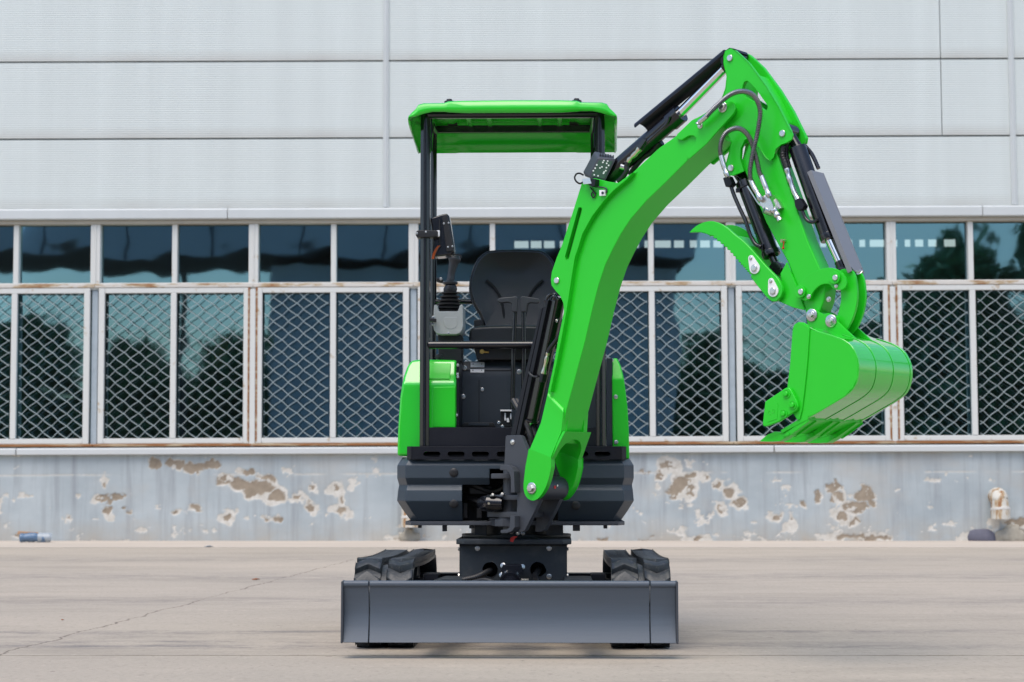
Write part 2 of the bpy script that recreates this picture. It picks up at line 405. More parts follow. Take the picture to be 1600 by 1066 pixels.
# ================================================================== GROUND
Y_J = 7.26
ground = BM(); g_v = [ground.verts.new(p) for p in ((-400, -400, -0.03), (400, -400, -0.03), (400, 400, -0.03), (-400, 400, -0.03))]
ground.faces.new(g_v)
ground = obj('ground', ground, 'joint_fill'); tag(ground, kind='structure')
for (x0, x1, y0, y1, mm, z) in ((-7.5, 16, -9.0, Y_J - 0.006, 'concrete', 0.0), (-7.5, 16, Y_J + 0.006, 19.55, 'concrete', 0.0),
                                (-16, -7.512, -9.0, 19.55, 'concrete', 0.0), (-40, 40, 19.565, 22.0, 'concrete_pale', 0.003),
                                (-40, -16.012, -9.0, 19.55, 'concrete', 0.0), (16.012, 40, -9.0, 19.55, 'concrete', 0.0),
                                (-60, 60, -60, -9.012, 'concrete', 0.0)):
    b = BM(); rj = random.Random(int(x0 * 10 + y0))
    nx = max(2, int((x1 - x0) / 0.10)) if mm == 'concrete' and x1 - x0 < 30 else 2
    edge = [(x0 + (x1 - x0) * i / nx, y0 + (rj.uniform(0, .009) + (.012 if rj.random() < .06 else 0))) for i in range(nx + 1)] + [(x1 + (x0 - x1) * i / nx, y1 - (rj.uniform(0, .009) + (.012 if rj.random() < .06 else 0))) for i in range(nx + 1)]
    add_prism(b, edge, lambda x, y: (x, y, -0.028), lambda x, y, z=z: (x, y, z))
    obj('concrete_slab' if mm == 'concrete' else 'wall_apron', b, mm, ground)

# ================================================================== FACTORY BUILDING
bld = empty('factory_building', (0, 21.8, 2.0), (0, R(-0.22), 0))
tag(bld, 'factory hall with pale ribbed metal cladding above barred windows and peeling blue plinth', 'building')
def bobj(name, bm, m, parent=None, bevel=0.0, seg=1):
    """geometry given in (X, depth behind the wall face, Z above ground) -> child of the building"""
    bmesh.ops.translate(bm, verts=bm.verts[:], vec=(0, 0, -2.0))
    return obj(name, bm, m, parent or bld, bevel, seg)
ZJ = [v[1] for v in [(0.0135, 5.506), (0.01, 4.609), (0.0069, 3.795), (0.0064, 3.669)]]
z_j1, z_j2, z_ft, z_fb = ZJ
z_ub, z_gt, z_lg, z_ft2, z_sb = [v[1] for v in [(0.0037, 2.951), (0.0034, 2.893), (-0.0032, 1.171), (-0.0035, 1.081), (-0.0039, 0.9863)]]
XJ = [v[0] for v in [(-8.623, 4.753), (-1.437, 4.726), (5.756, 4.698), (12.94, 4.671)]]
# cladding: each sheet of each row is a panel of its own
rows = [(z_ft, z_j2), (z_j2, z_j1), (z_j1, z_j1 + (z_j1 - z_j2)), (z_j1 + (z_j1 - z_j2), z_j1 + 2 * (z_j1 - z_j2)), (z_j1 + 2 * (z_j1 - z_j2), z_j1 + 3 * (z_j1 - z_j2))]
xs_extra = [(4.948, 4.701)][0][0]
for ri, (za, zb) in enumerate(rows):
    for xa, xb in zip(XJ, XJ[1:]):
        segs = [(xa + 0.012, xb - 0.012)]
        if ri in (1, 2) and xa < xs_extra < xb: segs = [(xa + 0.012, xs_extra - 0.004), (xs_extra + 0.004, xb - 0.012)]
        for sa, sb in segs:
            b = BM(); add_box(b, sa, sb, 0.0, 0.05, 0.0, zb - za - 0.018)
            o = obj('cladding_panel', b, 'cladding', bld, bevel=0.006, seg=2)
            o.location = (0, 0, za + 0.009 - 2.0)
b = BM(); add_box(b, XJ[0] - 0.5, XJ[-1] + 0.5, 0.052, 0.10, z_fb, rows[-1][1]); bobj('backing_sheet', b, 'galv')
for x in XJ[1:3]:
    b = BM(); add_box(b, x - 0.032, x + 0.032, -0.022, 0.06, z_ft + 0.01, rows[-1][1])
    add_box(b, x - 0.012, x + 0.012, -0.030, -0.0225, z_ft + 0.01, rows[-1][1])
    bobj('joint_strip', b, 'trim_white', bevel=0.003)
# fascia under the cladding, in lengths
xf = [v[0] for v in [(-10.98, 3.8), (-3.238, 3.77), (5.375, 3.737), (12.46, 3.71)]]
for a, c in zip(xf, xf[1:]):
    b = BM()
    add_prism(b, [(-0.055, z_ft), (-0.075, z_ft - 0.018), (-0.075, z_fb + 0.012), (-0.06, z_fb), (0.05, z_fb), (0.05, z_ft + 0.008)],
              lambda y, z, a=a: (a + 0.004, y, z), lambda y, z, c=c: (c - 0.004, y, z))
    bobj('fascia', b, 'trim_white', bevel=0.003)
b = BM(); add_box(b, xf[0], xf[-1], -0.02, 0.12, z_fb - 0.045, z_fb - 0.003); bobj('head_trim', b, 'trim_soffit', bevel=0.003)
# sill
xs = [v[0] for v in [(-10.89, 1.093), (-5.606, 1.073), (2.957, 1.04), (12.33, 1.004)]]
for a, c in zip(xs, xs[1:]):
    b = BM()
    add_prism(b, [(-0.09, z_sb + 0.006), (-0.09, z_sb + 0.066), (-0.075, z_sb + 0.078), (0.1, z_ft2 - 0.002), (0.1, z_sb)],
              lambda y, z, a=a: (a + 0.005, y, z), lambda y, z, c=c: (c - 0.005, y, z))
    bobj('window_sill', b, 'sill_paint', bevel=0.004)
# windows: bays between main posts
xm = [v[0] for v in [(-8.396, 3.274), (-6.575, 3.267), (-4.755, 3.26), (-2.949, 3.253), (-1.121, 3.246), (0.6847, 3.239), (2.505, 3.232), (4.34, 3.225), (6.161, 3.218), (7.974, 3.211)]]
KIND = ['A', 'A', 'B', 'A', 'B', 'A', 'B', 'A', 'B', 'A']
GY = 0.10       # depth of the glass plane
def wire_mesh(bm, x0, x1, z0, z1, y):
    """crimped diagonal wires, clipped to the frame"""
    px_, pz = 0.1715, 0.139
    def run(sign):
        slope = sign * pz / px_; nlines = int((x1 - x0) / px_ + (z1 - z0) / pz) + 3
        for k in range(-nlines, nlines):
            xk = x0 + k * px_ + 0.03
            pts = []
            zs0 = z0 if sign > 0 else z1
            # param along x
            step = px_ / 4
            i = 0; x = xk
            while x <= x1 + step:
                z = zs0 + (x - xk) * slope
                if x0 <= x <= x1 and z0 <= z <= z1:
                    ph = i % 4
                    off = (0.0045, 0.002, -0.0045, -0.002)[ph] * sign
                    ip = (0, 0.0045, 0, -0.0045)[ph]
                    pts.append((x + ip * 0.6, y + off, z - ip * sign))
                x += step; i += 1
            if len(pts) > 1: add_tube(bm, pts, 0.0046, n=4, cap=False)
    run(1); run(-1)
for wi in range(len(xm) - 1):
    xa, xb = xm[wi], xm[wi + 1]; xc = (xa + xb) / 2
    # post on the left of the bay belongs to the window
    fr = BM()
    pw = 0.054
    add_box(fr, xa - pw, xa + pw, 0.0, 0.13, z_gt - 0.02, z_fb - 0.046)
    add_box(fr, xa - 0.010, xa + 0.010, -0.008, -0.0025, z_gt - 0.02, z_fb - 0.046)
    add_box(fr, xc - 0.030, xc + 0.030, 0.015, 0.12, z_ub - 0.01, z_fb - 0.046)
    add_box(fr, xa + pw + 0.001, xb - pw - 0.001, 0.02, 0.125, z_ub - 0.034, z_ub + 0.0)
    win = bobj('window', fr, 'frame_white', bevel=0.004)
    if KIND[wi] == 'A':
        b = BM(); add_box(b, xa - 0.032, xa + 0.032, -0.03, 0.10, z_ft2, z_gt - 0.022); bobj('post', b, 'frame_white', win, bevel=0.006)
    else:
        b = BM(); add_box(b, xa - 0.035, xa + 0.035, 0.02, 0.10, z_ft2, z_gt - 0.022); bobj('post', b, 'galv', win, bevel=0.004)
    b = BM(); add_box(b, xa + 0.001, xb - 0.001, -0.025, 0.10, z_gt - 0.0, z_gt + 0.046); bobj('transom', b, 'frame_rusty', win, bevel=0.004)
    # glass: two panes above, two below, each very slightly out of true
    for (pa, pb, za, zb) in ((xa + pw, xc - 0.028, z_ub, z_fb - 0.046), (xc + 0.028, xb - pw, z_ub, z_fb - 0.046),
                             (xa + 0.03, xc, z_ft2 + 0.05, z_gt), (xc, xb - 0.03, z_ft2 + 0.05, z_gt)):
        b = BM(); tx, tz = random.uniform(-.0012, .0012), random.uniform(-.0016, .0016)
        ww, hh = (pb - pa) / 2 - 0.001, (zb - za) / 2 - 0.001
        vs = [b.verts.new((sx * ww, (sx * tx * ww + sz * tz * hh), sz * hh)) for sx, sz in ((-1, -1), (1, -1), (1, 1), (-1, 1))]
        b.faces.new(vs)
        o = obj('pane', b, 'window_glass', win); o.location = ((pa + pb) / 2, GY, (za + zb) / 2 - 2.0)
    # security grille in front of the lower sashes
    gl = 0.058 if KIND[wi] == 'B' else 0.046; gr = 0.058 if KIND[wi + 1] == 'B' else 0.046
    ga, gb = xa + gl - 0.008, xb - gr + 0.008; fw = 0.068
    fm = 'frame_white'
    b = BM()
    z0g, z1g = z_ft2 + 0.034, z_gt - 0.004
    add_box(b, ga, ga + fw, -0.022, 0.03, z0g, z1g); add_box(b, gb - fw, gb, -0.022, 0.03, z0g, z1g)
    add_box(b, ga + fw + 0.001, gb - fw - 0.001, -0.02, 0.028, z0g, z0g + 0.060)
    add_box(b, ga + fw + 0.001, gb - fw - 0.001, -0.02, 0.028, z1g - 0.060, z1g)
    add_box(b, xc - 0.033, xc + 0.033, -0.024, 0.027, z0g + 0.061, z1g - 0.061)
    bobj('grille_frame', b, fm, win, bevel=0.004)
    if KIND[wi] == 'A' or KIND[wi + 1] == 'A':
        b = BM()
        if KIND[wi] == 'A': add_box(b, ga - 0.009, ga - 0.001, -0.018, 0.03, z0g, z1g); add_box(b, ga + 0.0, ga + 0.017, -0.0255, -0.0225, z0g + 0.02, z1g)
        if KIND[wi + 1] == 'A': add_box(b, gb + 0.001, gb + 0.009, -0.018, 0.03, z0g, z1g); add_box(b, gb - 0.017, gb, -0.0255, -0.0225, z0g + 0.02, z1g)
        bobj('rusty_edge', b, 'rust_rail', win)
    b = BM(); add_box(b, xa + 0.002, xb - 0.002, -0.035, 0.05, z_ft2 + 0.002, z_ft2 + 0.032); bobj('bottom_rail', b, 'rust_rail', win, bevel=0.004)
    b = BM()
    wire_mesh(b, ga + fw - 0.01, xc - 0.03, z0g + 0.045, z1g - 0.02, 0.0)
    wire_mesh(b, xc + 0.03, gb - fw + 0.01, z0g + 0.045, z1g - 0.02, 0.0)
    tag(bobj('wire_mesh', b, 'wire', win), kind='stuff')

# plinth: painted plaster that has come off in patches (relief grid)
def vnoise(x, y, seed):
    rs = np.random.RandomState(seed); tab = rs.rand(512, 512)
    xi = np.floor(x).astype(int); yi = np.floor(y).astype(int); xf_, yf_ = x - xi, y - yi
    u = xf_ * xf_ * (3 - 2 * xf_); v = yf_ * yf_ * (3 - 2 * yf_)
    a = tab[xi % 512, yi % 512]; b_ = tab[(xi + 1) % 512, yi % 512]; c_ = tab[xi % 512, (yi + 1) % 512]; d_ = tab[(xi + 1) % 512, (yi + 1) % 512]
    return (a * (1 - u) + b_ * u) * (1 - v) + (c_ * (1 - u) + d_ * u) * v
def fbm(x, y, seed, octv=5):
    s = np.zeros_like(x); a = 1.0; t = 0
    for k in range(octv):
        s += a * vnoise(x * 2 ** k + 100, y * 2 ** k + 100, seed + k); t += a; a *= 0.55
    return s / t - 0.5
BLOBS = [(-4.044, 0.9077), (-3.834, 0.8924), (-3.63, 0.8554), (-3.413, 0.8835), (-3.267, 0.7021), (-3.049, 0.6579), (-2.846, 0.6138), (-2.671, 0.5409), (-2.976, 0.5565), (-4.605, 0.4906), (-4.453, 0.5189), (-4.364, 0.367), (-4.582, 0.3678), (-4.993, 0.2829), (-3.604, 0.3641), (-3.865, 0.3218), (-3.191, 0.276), (-4.607, 0.6495), (-2.817, 0.6281), (-2.28, 0.395), (-1.932, 0.3721), (-1.932, 0.4947), (-2.244, 0.6115), (-2.041, 0.5963), (-2.439, 0.4967), (-2.757, 0.2599), (-2.641, 0.2666), (-2.963, 0.8094), (-2.774, 0.7364), (1.772, 0.8491), (1.684, 0.7482), (1.51, 0.7706), (1.922, 0.6316), (1.834, 0.538), (2.03, 0.5517), (2.003, 0.747), (2.199, 0.7173), (2.35, 0.63), (2.458, 0.5429), (2.354, 0.37), (2.564, 0.3909), (2.968, 0.2883), (3.288, 0.4025), (3.17, 0.2227), (3.449, 0.4813), (3.596, 0.5963), (3.695, 0.4803), (3.706, 0.2711), (3.669, 0.6249), (3.717, 0.473), (3.993, 0.5081), (3.918, 0.3568), (3.809, 0.3572), (3.742, 0.2565), (3.871, 0.1912), (4.049, 0.4212), (-5.576, 0.0762), (1.496, 0.0131), (2.09, 0.018), (4.042, 0.0249), (3.789, 0.0043), (5.71, 0.1985), (5.706, 0.0329), (1.005, 0.015), (-1.165, 0.0305), (-6.236, 0.569), (-6.74, 0.4266), (6.442, 0.5203), (6.798, 0.3025)]
BRAD = [(12, 12), (22, 9), (20, 10), (18, 9), (20, 8), (26, 11), (24, 12), (14, 12), (10, 10), (15, 9), (12, 8), (9, 6), (9, 9), (5, 9), (16, 6), (7, 5), (10, 6), (5, 8), (22, 10), (11, 8),
        (14, 7), (5, 10), (7, 8), (6, 5), (10, 6), (9, 5), (9, 5), (15, 6), (16, 6), (14, 8), (8, 8), (12, 5), (20, 15), (12, 10), (9, 9), (14, 6), (9, 6), (11, 8), (13, 8), (8, 9), (9, 9), (10, 6), (8, 6), (5, 7),
        (9, 9), (12, 9), (13, 14), (10, 10), (9, 9), (9, 12), (17, 13), (14, 11), (8, 8), (9, 7), (12, 7), (10, 8), (10, 5), (26, 4), (14, 5), (34, 6), (22, 5), (26, 10), (20, 12), (14, 4), (40, 4), (25, 12), (20, 10), (24, 12), (20, 9)]
PX = 0.00727
nx_, nz_ = 1250, 96
Xg, Zg = np.meshgrid(np.linspace(-7.6, 7.6, nx_), np.linspace(-0.12, z_sb + 0.004, nz_), indexing='ij')
sd = np.full(Xg.shape, 9.0)
wx = Xg + 0.17 * fbm(Xg * 5, Zg * 5, 11) + 0.06 * fbm(Xg * 17, Zg * 17, 13); wz = Zg + 0.15 * fbm(Xg * 5, Zg * 5, 31) + 0.05 * fbm(Xg * 17, Zg * 17, 33)
for (bx_, bz_), (rx, rz) in zip(BLOBS, BRAD):
    rx, rz = rx * PX, rz * PX
    q = np.sqrt(((wx - bx_) / rx) ** 2 + ((wz - bz_) / rz) ** 2)
    sd = np.minimum(sd, (q - 1.0) * min(rx, rz))
sd = sd + 0.055 * fbm(Xg * 16, Zg * 16, 51) + 0.012
flake = fbm(Xg * 5.5, Zg * 7.5, 71, 6); reg = fbm(Xg * 0.9, Zg * 1.1, 77, 3)
white = np.clip((0.020 - sd + 0.17 * fbm(Xg * 4, Zg * 4, 91)) / 0.012, 0, 1)
white = np.maximum(white, np.clip((flake + 0.30 * reg + 0.10 * (0.5 - Zg) - 0.205) / 0.02, 0, 1))
line = np.clip(1 - np.abs(Zg - 0.763 - 0.01 * fbm(Xg * 2, Zg, 5)) / 0.013, 0, 1) * np.clip((fbm(Xg * 1.3, Zg * 0 + 3, 15, 4) + 0.10) / 0.04, 0, 1) * np.clip((fbm(Xg * 16, Zg * 9, 19) + 0.28) / 0.1, 0, 1)
white = np.maximum(white, line)
bare = np.clip((-sd + 0.004) / 0.012, 0, 1) * (1 - 0.9 * np.clip((fbm(Xg * 14, Zg * 14, 23) - 0.13) / 0.05, 0, 1))
depth = 0.004 * white * (1 - bare) + 0.010 * bare + 0.004 * fbm(Xg * 2.5, Zg * 2.5, 41)
verts = np.stack([Xg, -0.02 + depth, Zg - 2.0], -1).reshape(-1, 3)
ii, jj = np.meshgrid(np.arange(nx_ - 1), np.arange(nz_ - 1), indexing='ij')
q0 = (ii * nz_ + jj).ravel(); quads = np.stack([q0, q0 + nz_, q0 + nz_ + 1, q0 + 1], -1)
me = bpy.data.meshes.new('plinth_wall')
me.vertices.add(len(verts)); me.vertices.foreach_set('co', verts.ravel().astype(np.float32))
me.loops.add(quads.size); me.loops.foreach_set('vertex_index', quads.ravel().astype(np.int32))
me.polygons.add(len(quads)); me.polygons.foreach_set('loop_start', (np.arange(len(quads)) * 4).astype(np.int32))
me.update(calc_edges=True); me.validate()
me.polygons.foreach_set('use_smooth', [True] * len(quads))
for nm, arr in (('bare', bare), ('white', white)):
    at = me.attributes.new(nm, 'FLOAT', 'POINT'); at.data.foreach_set('value', arr.ravel().astype(np.float32))
pm = bpy.data.materials.new('plinth_paint'); pm.use_nodes = True
nt = pm.node_tree; pb = nt.nodes["Principled BSDF"]; LK = nt.links
tc = nt.nodes.new("ShaderNodeTexCoord")
def _noise(scale, st, det=7):
    mp = nt.nodes.new("ShaderNodeMapping"); mp.inputs["Scale"].default_value = st; LK.new(tc.outputs["Object"], mp.inputs[0])
    n = nt.nodes.new("ShaderNodeTexNoise"); n.inputs["Scale"].default_value = scale; n.inputs["Detail"].default_value = det
    n.inputs["Roughness"].default_value = 0.62
    LK.new(mp.outputs[0], n.inputs["Vector"]); return n.outputs["Fac"]
def _mix(fac, a, b_, ac=None, bc=None):
    x = nt.nodes.new("ShaderNodeMix"); x.data_type = 'RGBA'; LK.new(fac, x.inputs["Factor"])
    if a is not None: LK.new(a, x.inputs["A"])
    else: x.inputs["A"].default_value = (*ac, 1)
    if b_ is not None: LK.new(b_, x.inputs["B"])
    else: x.inputs["B"].default_value = (*bc, 1)
    return x.outputs["Result"]
def _ramp(src, p0, p1, hi=1.0):
    r = nt.nodes.new("ShaderNodeMapRange"); r.inputs["From Min"].default_value = p0; r.inputs["From Max"].default_value = p1
    r.inputs["To Max"].default_value = hi; LK.new(src, r.inputs["Value"]); return r.outputs[0]
c = _mix(_ramp(_noise(1.6, (0.6, 1, 1)), 0.3, 0.7), None, None, (0.33, 0.375, 0.395), (0.455, 0.50, 0.51))
c = _mix(_ramp(_noise(1.5, (5, 1, 0.35)), 0.48, 0.72, 0.75), c, None, bc=(0.25, 0.265, 0.28))       # rain streaks
c = _mix(_ramp(_noise(1.1, (0.8, 1, 1.2)), 0.50, 0.72, 0.65), c, None, bc=(0.43, 0.405, 0.36))         # muddy areas
sepz = nt.nodes.new("ShaderNodeSeparateXYZ"); LK.new(tc.outputs["Object"], sepz.inputs[0])
spl = nt.nodes.new("ShaderNodeMath"); spl.operation = 'MULTIPLY'
LK.new(_ramp(sepz.outputs["Z"], -1.72, -2.0, 0.8), spl.inputs[0]); LK.new(_ramp(_noise(2.2, (1, 1, 1)), 0.35, 0.65), spl.inputs[1])
c = _mix(spl.outputs[0], c, None, bc=(0.40, 0.35, 0.28))                                             # splashed mud at the foot
aw = nt.nodes.new("ShaderNodeAttribute"); aw.attribute_name = 'white'
ab = nt.nodes.new("ShaderNodeAttribute"); ab.attribute_name = 'bare'
wc = _mix(_ramp(_noise(14, (1, 1, 1)), 0.3, 0.7), None, None, (0.48, 0.45, 0.39), (0.66, 0.64, 0.59))
bc_ = _mix(_ramp(_noise(9, (1, 1, 1)), 0.3, 0.7), None, None, (0.235, 0.19, 0.14), (0.35, 0.29, 0.22))
c = _mix(aw.outputs["Fac"], c, wc); c = _mix(ab.outputs["Fac"], c, bc_)
LK.new(c, pb.inputs["Base Color"]); pb.inputs["Roughness"].default_value = 0.75; pb.inputs["Specular IOR Level"].default_value = 0.3
MATS['plinth_paint'] = pm
me.materials.append(pm)
link(bpy.data.objects.new('plinth_wall', me), bld)
b = BM(); add_box(b, -40, -7.61, -0.02, 0.1, -0.1, z_sb + 0.004); add_box(b, 7.61, 40, -0.02, 0.1, -0.1, z_sb + 0.004); bobj('plinth_return', b, 'galv')
# drain pipe stubs (elbow out of the wall, open end down)
for (px0, pz0) in [(5.474, 0.4315), (-1.149, 0.3638)]:
    b = BM()
    path = catmull([(px0, 0.02, pz0 + 0.05), (px0, -0.08, pz0 + 0.05), (px0, -0.14, pz0 + 0.01), (px0 + .005, -0.155, pz0 - 0.10), (px0 + .005, -0.155, pz0 - 0.20)], 6)
    add_tube(b, path, 0.10, 20, rf=lambda i: 0.10 + (0.008 if i >= 17 else 0), cap=False)
    add_tube(b, [Vector((px0 + .005, -0.155, pz0 - 0.199)), Vector((px0 + .005, -0.155, pz0 - 0.10))], 0.095, 20, cap=False)
    dp = bobj('drain_pipe', b, 'pipe_rust')
    b = BM(); add_tube(b, [(px0 + .004, -0.152, pz0 - 0.075), (px0 + .005, -0.155, pz0 - 0.105)], 0.112, 20); bobj('collar', b, 'pipe_white', dp, bevel=0.004)
# hall interior seen dimly through the glass: floor, back wall with clerestory openings, roof
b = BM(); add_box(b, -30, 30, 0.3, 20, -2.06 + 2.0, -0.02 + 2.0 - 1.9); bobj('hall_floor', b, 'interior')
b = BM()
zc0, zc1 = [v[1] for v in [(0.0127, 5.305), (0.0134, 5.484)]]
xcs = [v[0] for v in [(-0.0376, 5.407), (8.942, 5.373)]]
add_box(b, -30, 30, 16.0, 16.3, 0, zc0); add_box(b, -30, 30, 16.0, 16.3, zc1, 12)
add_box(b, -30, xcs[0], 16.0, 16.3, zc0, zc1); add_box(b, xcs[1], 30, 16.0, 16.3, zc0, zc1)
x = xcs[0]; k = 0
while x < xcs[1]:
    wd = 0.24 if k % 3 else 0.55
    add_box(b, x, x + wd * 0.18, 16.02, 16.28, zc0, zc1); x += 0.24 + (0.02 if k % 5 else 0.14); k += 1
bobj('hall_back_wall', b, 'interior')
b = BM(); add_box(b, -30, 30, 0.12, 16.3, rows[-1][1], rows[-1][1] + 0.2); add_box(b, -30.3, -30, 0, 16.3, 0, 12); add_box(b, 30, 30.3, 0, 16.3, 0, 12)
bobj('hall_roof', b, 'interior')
# ------------------------------------------------ things standing inside, behind the glass
def inside_box(name, w, d, h, loc, m, label, cat):
    b = BM(); add_box(b, -w / 2, w / 2, -d / 2, d / 2, 0, h); o = obj(name, b, m, None, bevel=0.01); o.location = loc; tag(o, label, cat); return o
(xa_, za_), (xb_, zb_) = [(-3.417, 1.975), (-3.264, 2.332)]
n_card = inside_box('notice_card', xb_ - xa_, 0.02, zb_ - za_, ((xa_ + xb_) / 2, 22.0, za_), 'yellow_card', 'pale yellow notice card hanging inside the fourth barred pane from the left', 'card')
(xa_, za_), (xb_, zb_) = [(1.39, 1.957), (1.594, 2.578)]
bb = BM(); add_box(bb, -.15, .15, -.15, .15, 0, za_); add_box(bb, (xa_ - xb_) / 2, (xb_ - xa_) / 2, -.2, .2, za_, zb_)
bb = obj('control_cabinet', bb, 'blue_box', None, bevel=0.01); bb.location = ((xa_ + xb_) / 2, 23.8, 0)
tag(bb, 'blue cabinet inside the hall, seen through the bars right of the boom', 'cabinet')
(xa_, za_), (xb_, zb_) = [(-2.129, 1.305), (-1.819, 1.397)]
bb = BM(); add_box(bb, -(xb_ - xa_) / 2, (xb_ - xa_) / 2, -.3, .3, za_, zb_)
for sx in (-1, 1):
    for sy in (-1, 1): add_box(bb, sx * (xb_ - xa_) / 2 - sx * .03 - .02, sx * (xb_ - xa_) / 2 - sx * .03 + .02, sy * .26 - .02, sy * .26 + .02, 0, za_)
bb = obj('work_bench', bb, 'green_strip', None, bevel=0.006); bb.location = ((xa_ + xb_) / 2, 23.3, 0)
tag(bb, 'green work bench inside the hall, low behind the bars left of the machine', 'bench')

# ================================================================== ACROSS THE YARD (what the windows mirror)
opp = empty('opposite_workshop', (0, -10, 0)); tag(opp, 'slate grey workshop across the yard, mirrored in the window panes', 'building')
b = BM(); add_box(b, -6.9, 4.7, -8, 0, 0, 6.9); obj('wall', b, 'slate', opp)
b = BM(); add_box(b, -40, 5.2, -4.4, 1.0, 7.15, 7.3); obj('roof', b, 'soffit_dark', opp)
b = BM(); add_box(b, -40, 5.2, 1.001, 1.1, 7.15, 9.2); fa = obj('fascia', b, 'slate', opp)
for x in (-38, -31, -24, -17, -10):
    b = BM(); add_box(b, x - .12, x + .12, -4.2, -3.96, 0, 7.15); obj('column', b, 'soffit_dark', opp)
for x in np.arange(-39.5, 5, 2.4):
    b = BM(); add_box(b, x, x + 0.06, 1.101, 1.13, 7.15, 9.2); obj('batten', b, 'soffit_dark', fa)
def tree(name, loc, h, rad, label, seed):
    rnd = random.Random(seed); t = empty(name, loc); tag(t, label, 'tree', 'trees across the yard')
    b = BM(); add_tube(b, [(0, 0, 0), (.1, .05, h * .3), (-.05, 0, h * .6), (.05, .05, h * .92)], .2, 8, rf=lambda i: (.22, .16, .1, .03)[i])
    for k in range(7):
        a = rnd.uniform(0, 6.28); z = h * rnd.uniform(.25, .7)
        add_tube(b, [(0, 0, z), (math.cos(a) * rad * .4, math.sin(a) * rad * .4, z + .5), (math.cos(a) * rad * .8, math.sin(a) * rad * .8, z + 1.0)], .06, 6, rf=lambda i: (.08, .05, .02)[i])
    obj('trunk', b, 'bark', t)
    vs, fs = [], []
    for c_ in range(190):
        a = rnd.uniform(0, 6.28); zz = rnd.uniform(.05, 1.0); rr = rad * math.sqrt(rnd.random()) * (1.2 - .8 * zz * zz)
        cx, cy, cz = math.cos(a) * rr, math.sin(a) * rr, h * zz
        cr_ = rnd.uniform(.3, .7)
        for l in range(70):
            p = Vector((rnd.gauss(0, 1), rnd.gauss(0, 1), rnd.gauss(0, .8))) * cr_ * .5 + Vector((cx, cy, cz))
            u = Vector((rnd.gauss(0, 1), rnd.gauss(0, 1), rnd.gauss(0, 1))).normalized(); w_ = u.orthogonal().normalized(); s_ = rnd.uniform(.14, .28)
            k0 = len(vs); vs += [p - u * s_, p + w_ * s_ * .5, p + u * s_, p - w_ * s_ * .5]; fs.append((k0, k0 + 1, k0 + 2, k0 + 3))
    me_ = bpy.data.meshes.new('crown'); me_.from_pydata([tuple(v) for v in vs], [], fs); me_.materials.append(MATS['leaf'])
    link(bpy.data.objects.new('crown', me_), t)
for i, (tx, ty, th, tr) in enumerate(((-21.5, -26, 5.6, 2.7), (-17.3, -24, 6.0, 2.5), (-13.4, -25, 5.2, 2.5), (-25.5, -24, 4.8, 2.6), (-10.0, -27, 5.6, 2.4), (-7.0, -26, 4.9, 2.2), (-30, -25, 5.4, 2.8), (6.8, -19, 5.0, 2.0), (9.0, -21, 4.2, 2.2), (11.0, -15, 5.2, 2.2), (13.4, -14, 7.6, 2.4), (17.2, -13, 9.2, 2.7), (21, -15, 8.5, 2.8))):
    tree('yard_tree', (tx, ty, 0), th, tr, 'leafy green tree across the yard, mirrored dark in the window panes', 40 + i)

def hedge(x0, x1, y, h, label, seed):
    rnd = random.Random(seed); t = empty('hedge', ((x0 + x1) / 2, y, 0)); tag(t, label, 'hedge')
    vs, fs = [], []
    for l in range(int((x1 - x0) * 420)):
        p = Vector((rnd.uniform(x0, x1) - (x0 + x1) / 2, rnd.uniform(-.6, .6), 0)); hh = h * (1 + .18 * math.sin(p.x * 1.3 + seed) + .10 * math.sin(p.x * 3.1)); p.z = hh * rnd.random() ** .8
        u = Vector((rnd.gauss(0, 1), rnd.gauss(0, 1), rnd.gauss(0, 1))).normalized(); w_ = u.orthogonal().normalized(); s_ = rnd.uniform(.12, .24)
        k0 = len(vs); vs += [p - u * s_, p + w_ * s_ * .5, p + u * s_, p - w_ * s_ * .5]; fs.append((k0, k0 + 1, k0 + 2, k0 + 3))
    me_ = bpy.data.meshes.new('foliage'); me_.from_pydata([tuple(v) for v in vs], [], fs); me_.materials.append(MATS['leaf']); link(bpy.data.objects.new('foliage', me_), t)
    b = BM()
    for k in range(int((x1 - x0) / 1.2)): add_tube(b, [(x0 - (x0 + x1) / 2 + .6 + k * 1.2, 0, 0), (x0 - (x0 + x1) / 2 + .65 + k * 1.2, .05, h * .7)], .04, 6)
    obj('stem', b, 'bark', t)
hedge(-36, -6.6, -28, 2.9, 'dark green hedge across the yard, mirrored low in the left panes', 3)
hedge(5.2, 27, -22, 2.7, 'dark green hedge across the yard, mirrored low in the right panes', 5)

# ================================================================== MINI EXCAVATOR
exc = empty('mini_excavator', (0.0216, 8.4, 0), (0, 0, R(-1.37)))
tag(exc, 'bright green mini excavator with canopy, dozer blade and raised boom swung to the right', 'excavator')
PHI = R(52)
S0 = Vector((-0.015, -0.60, 0)); DV = Vector((math.sin(PHI), -math.cos(PHI), 0)); WV = Vector((math.cos(PHI), math.sin(PHI), 0))
def P(r, z, o=0.0): return S0 + DV * r + WV * o + Vector((0, 0, z))
def at(o): return lambda r, z: P(r, z, o)
def plate(bm, poly, o0, o1, holes=()): add_prism(bm, poly, at(o0), at(o1), holes)
def fr(y): return lambda x, z: Vector((x, y, z))
def fplate(bm, poly, y0, y1, holes=()): add_prism(bm, poly, fr(y0), fr(y1), holes)
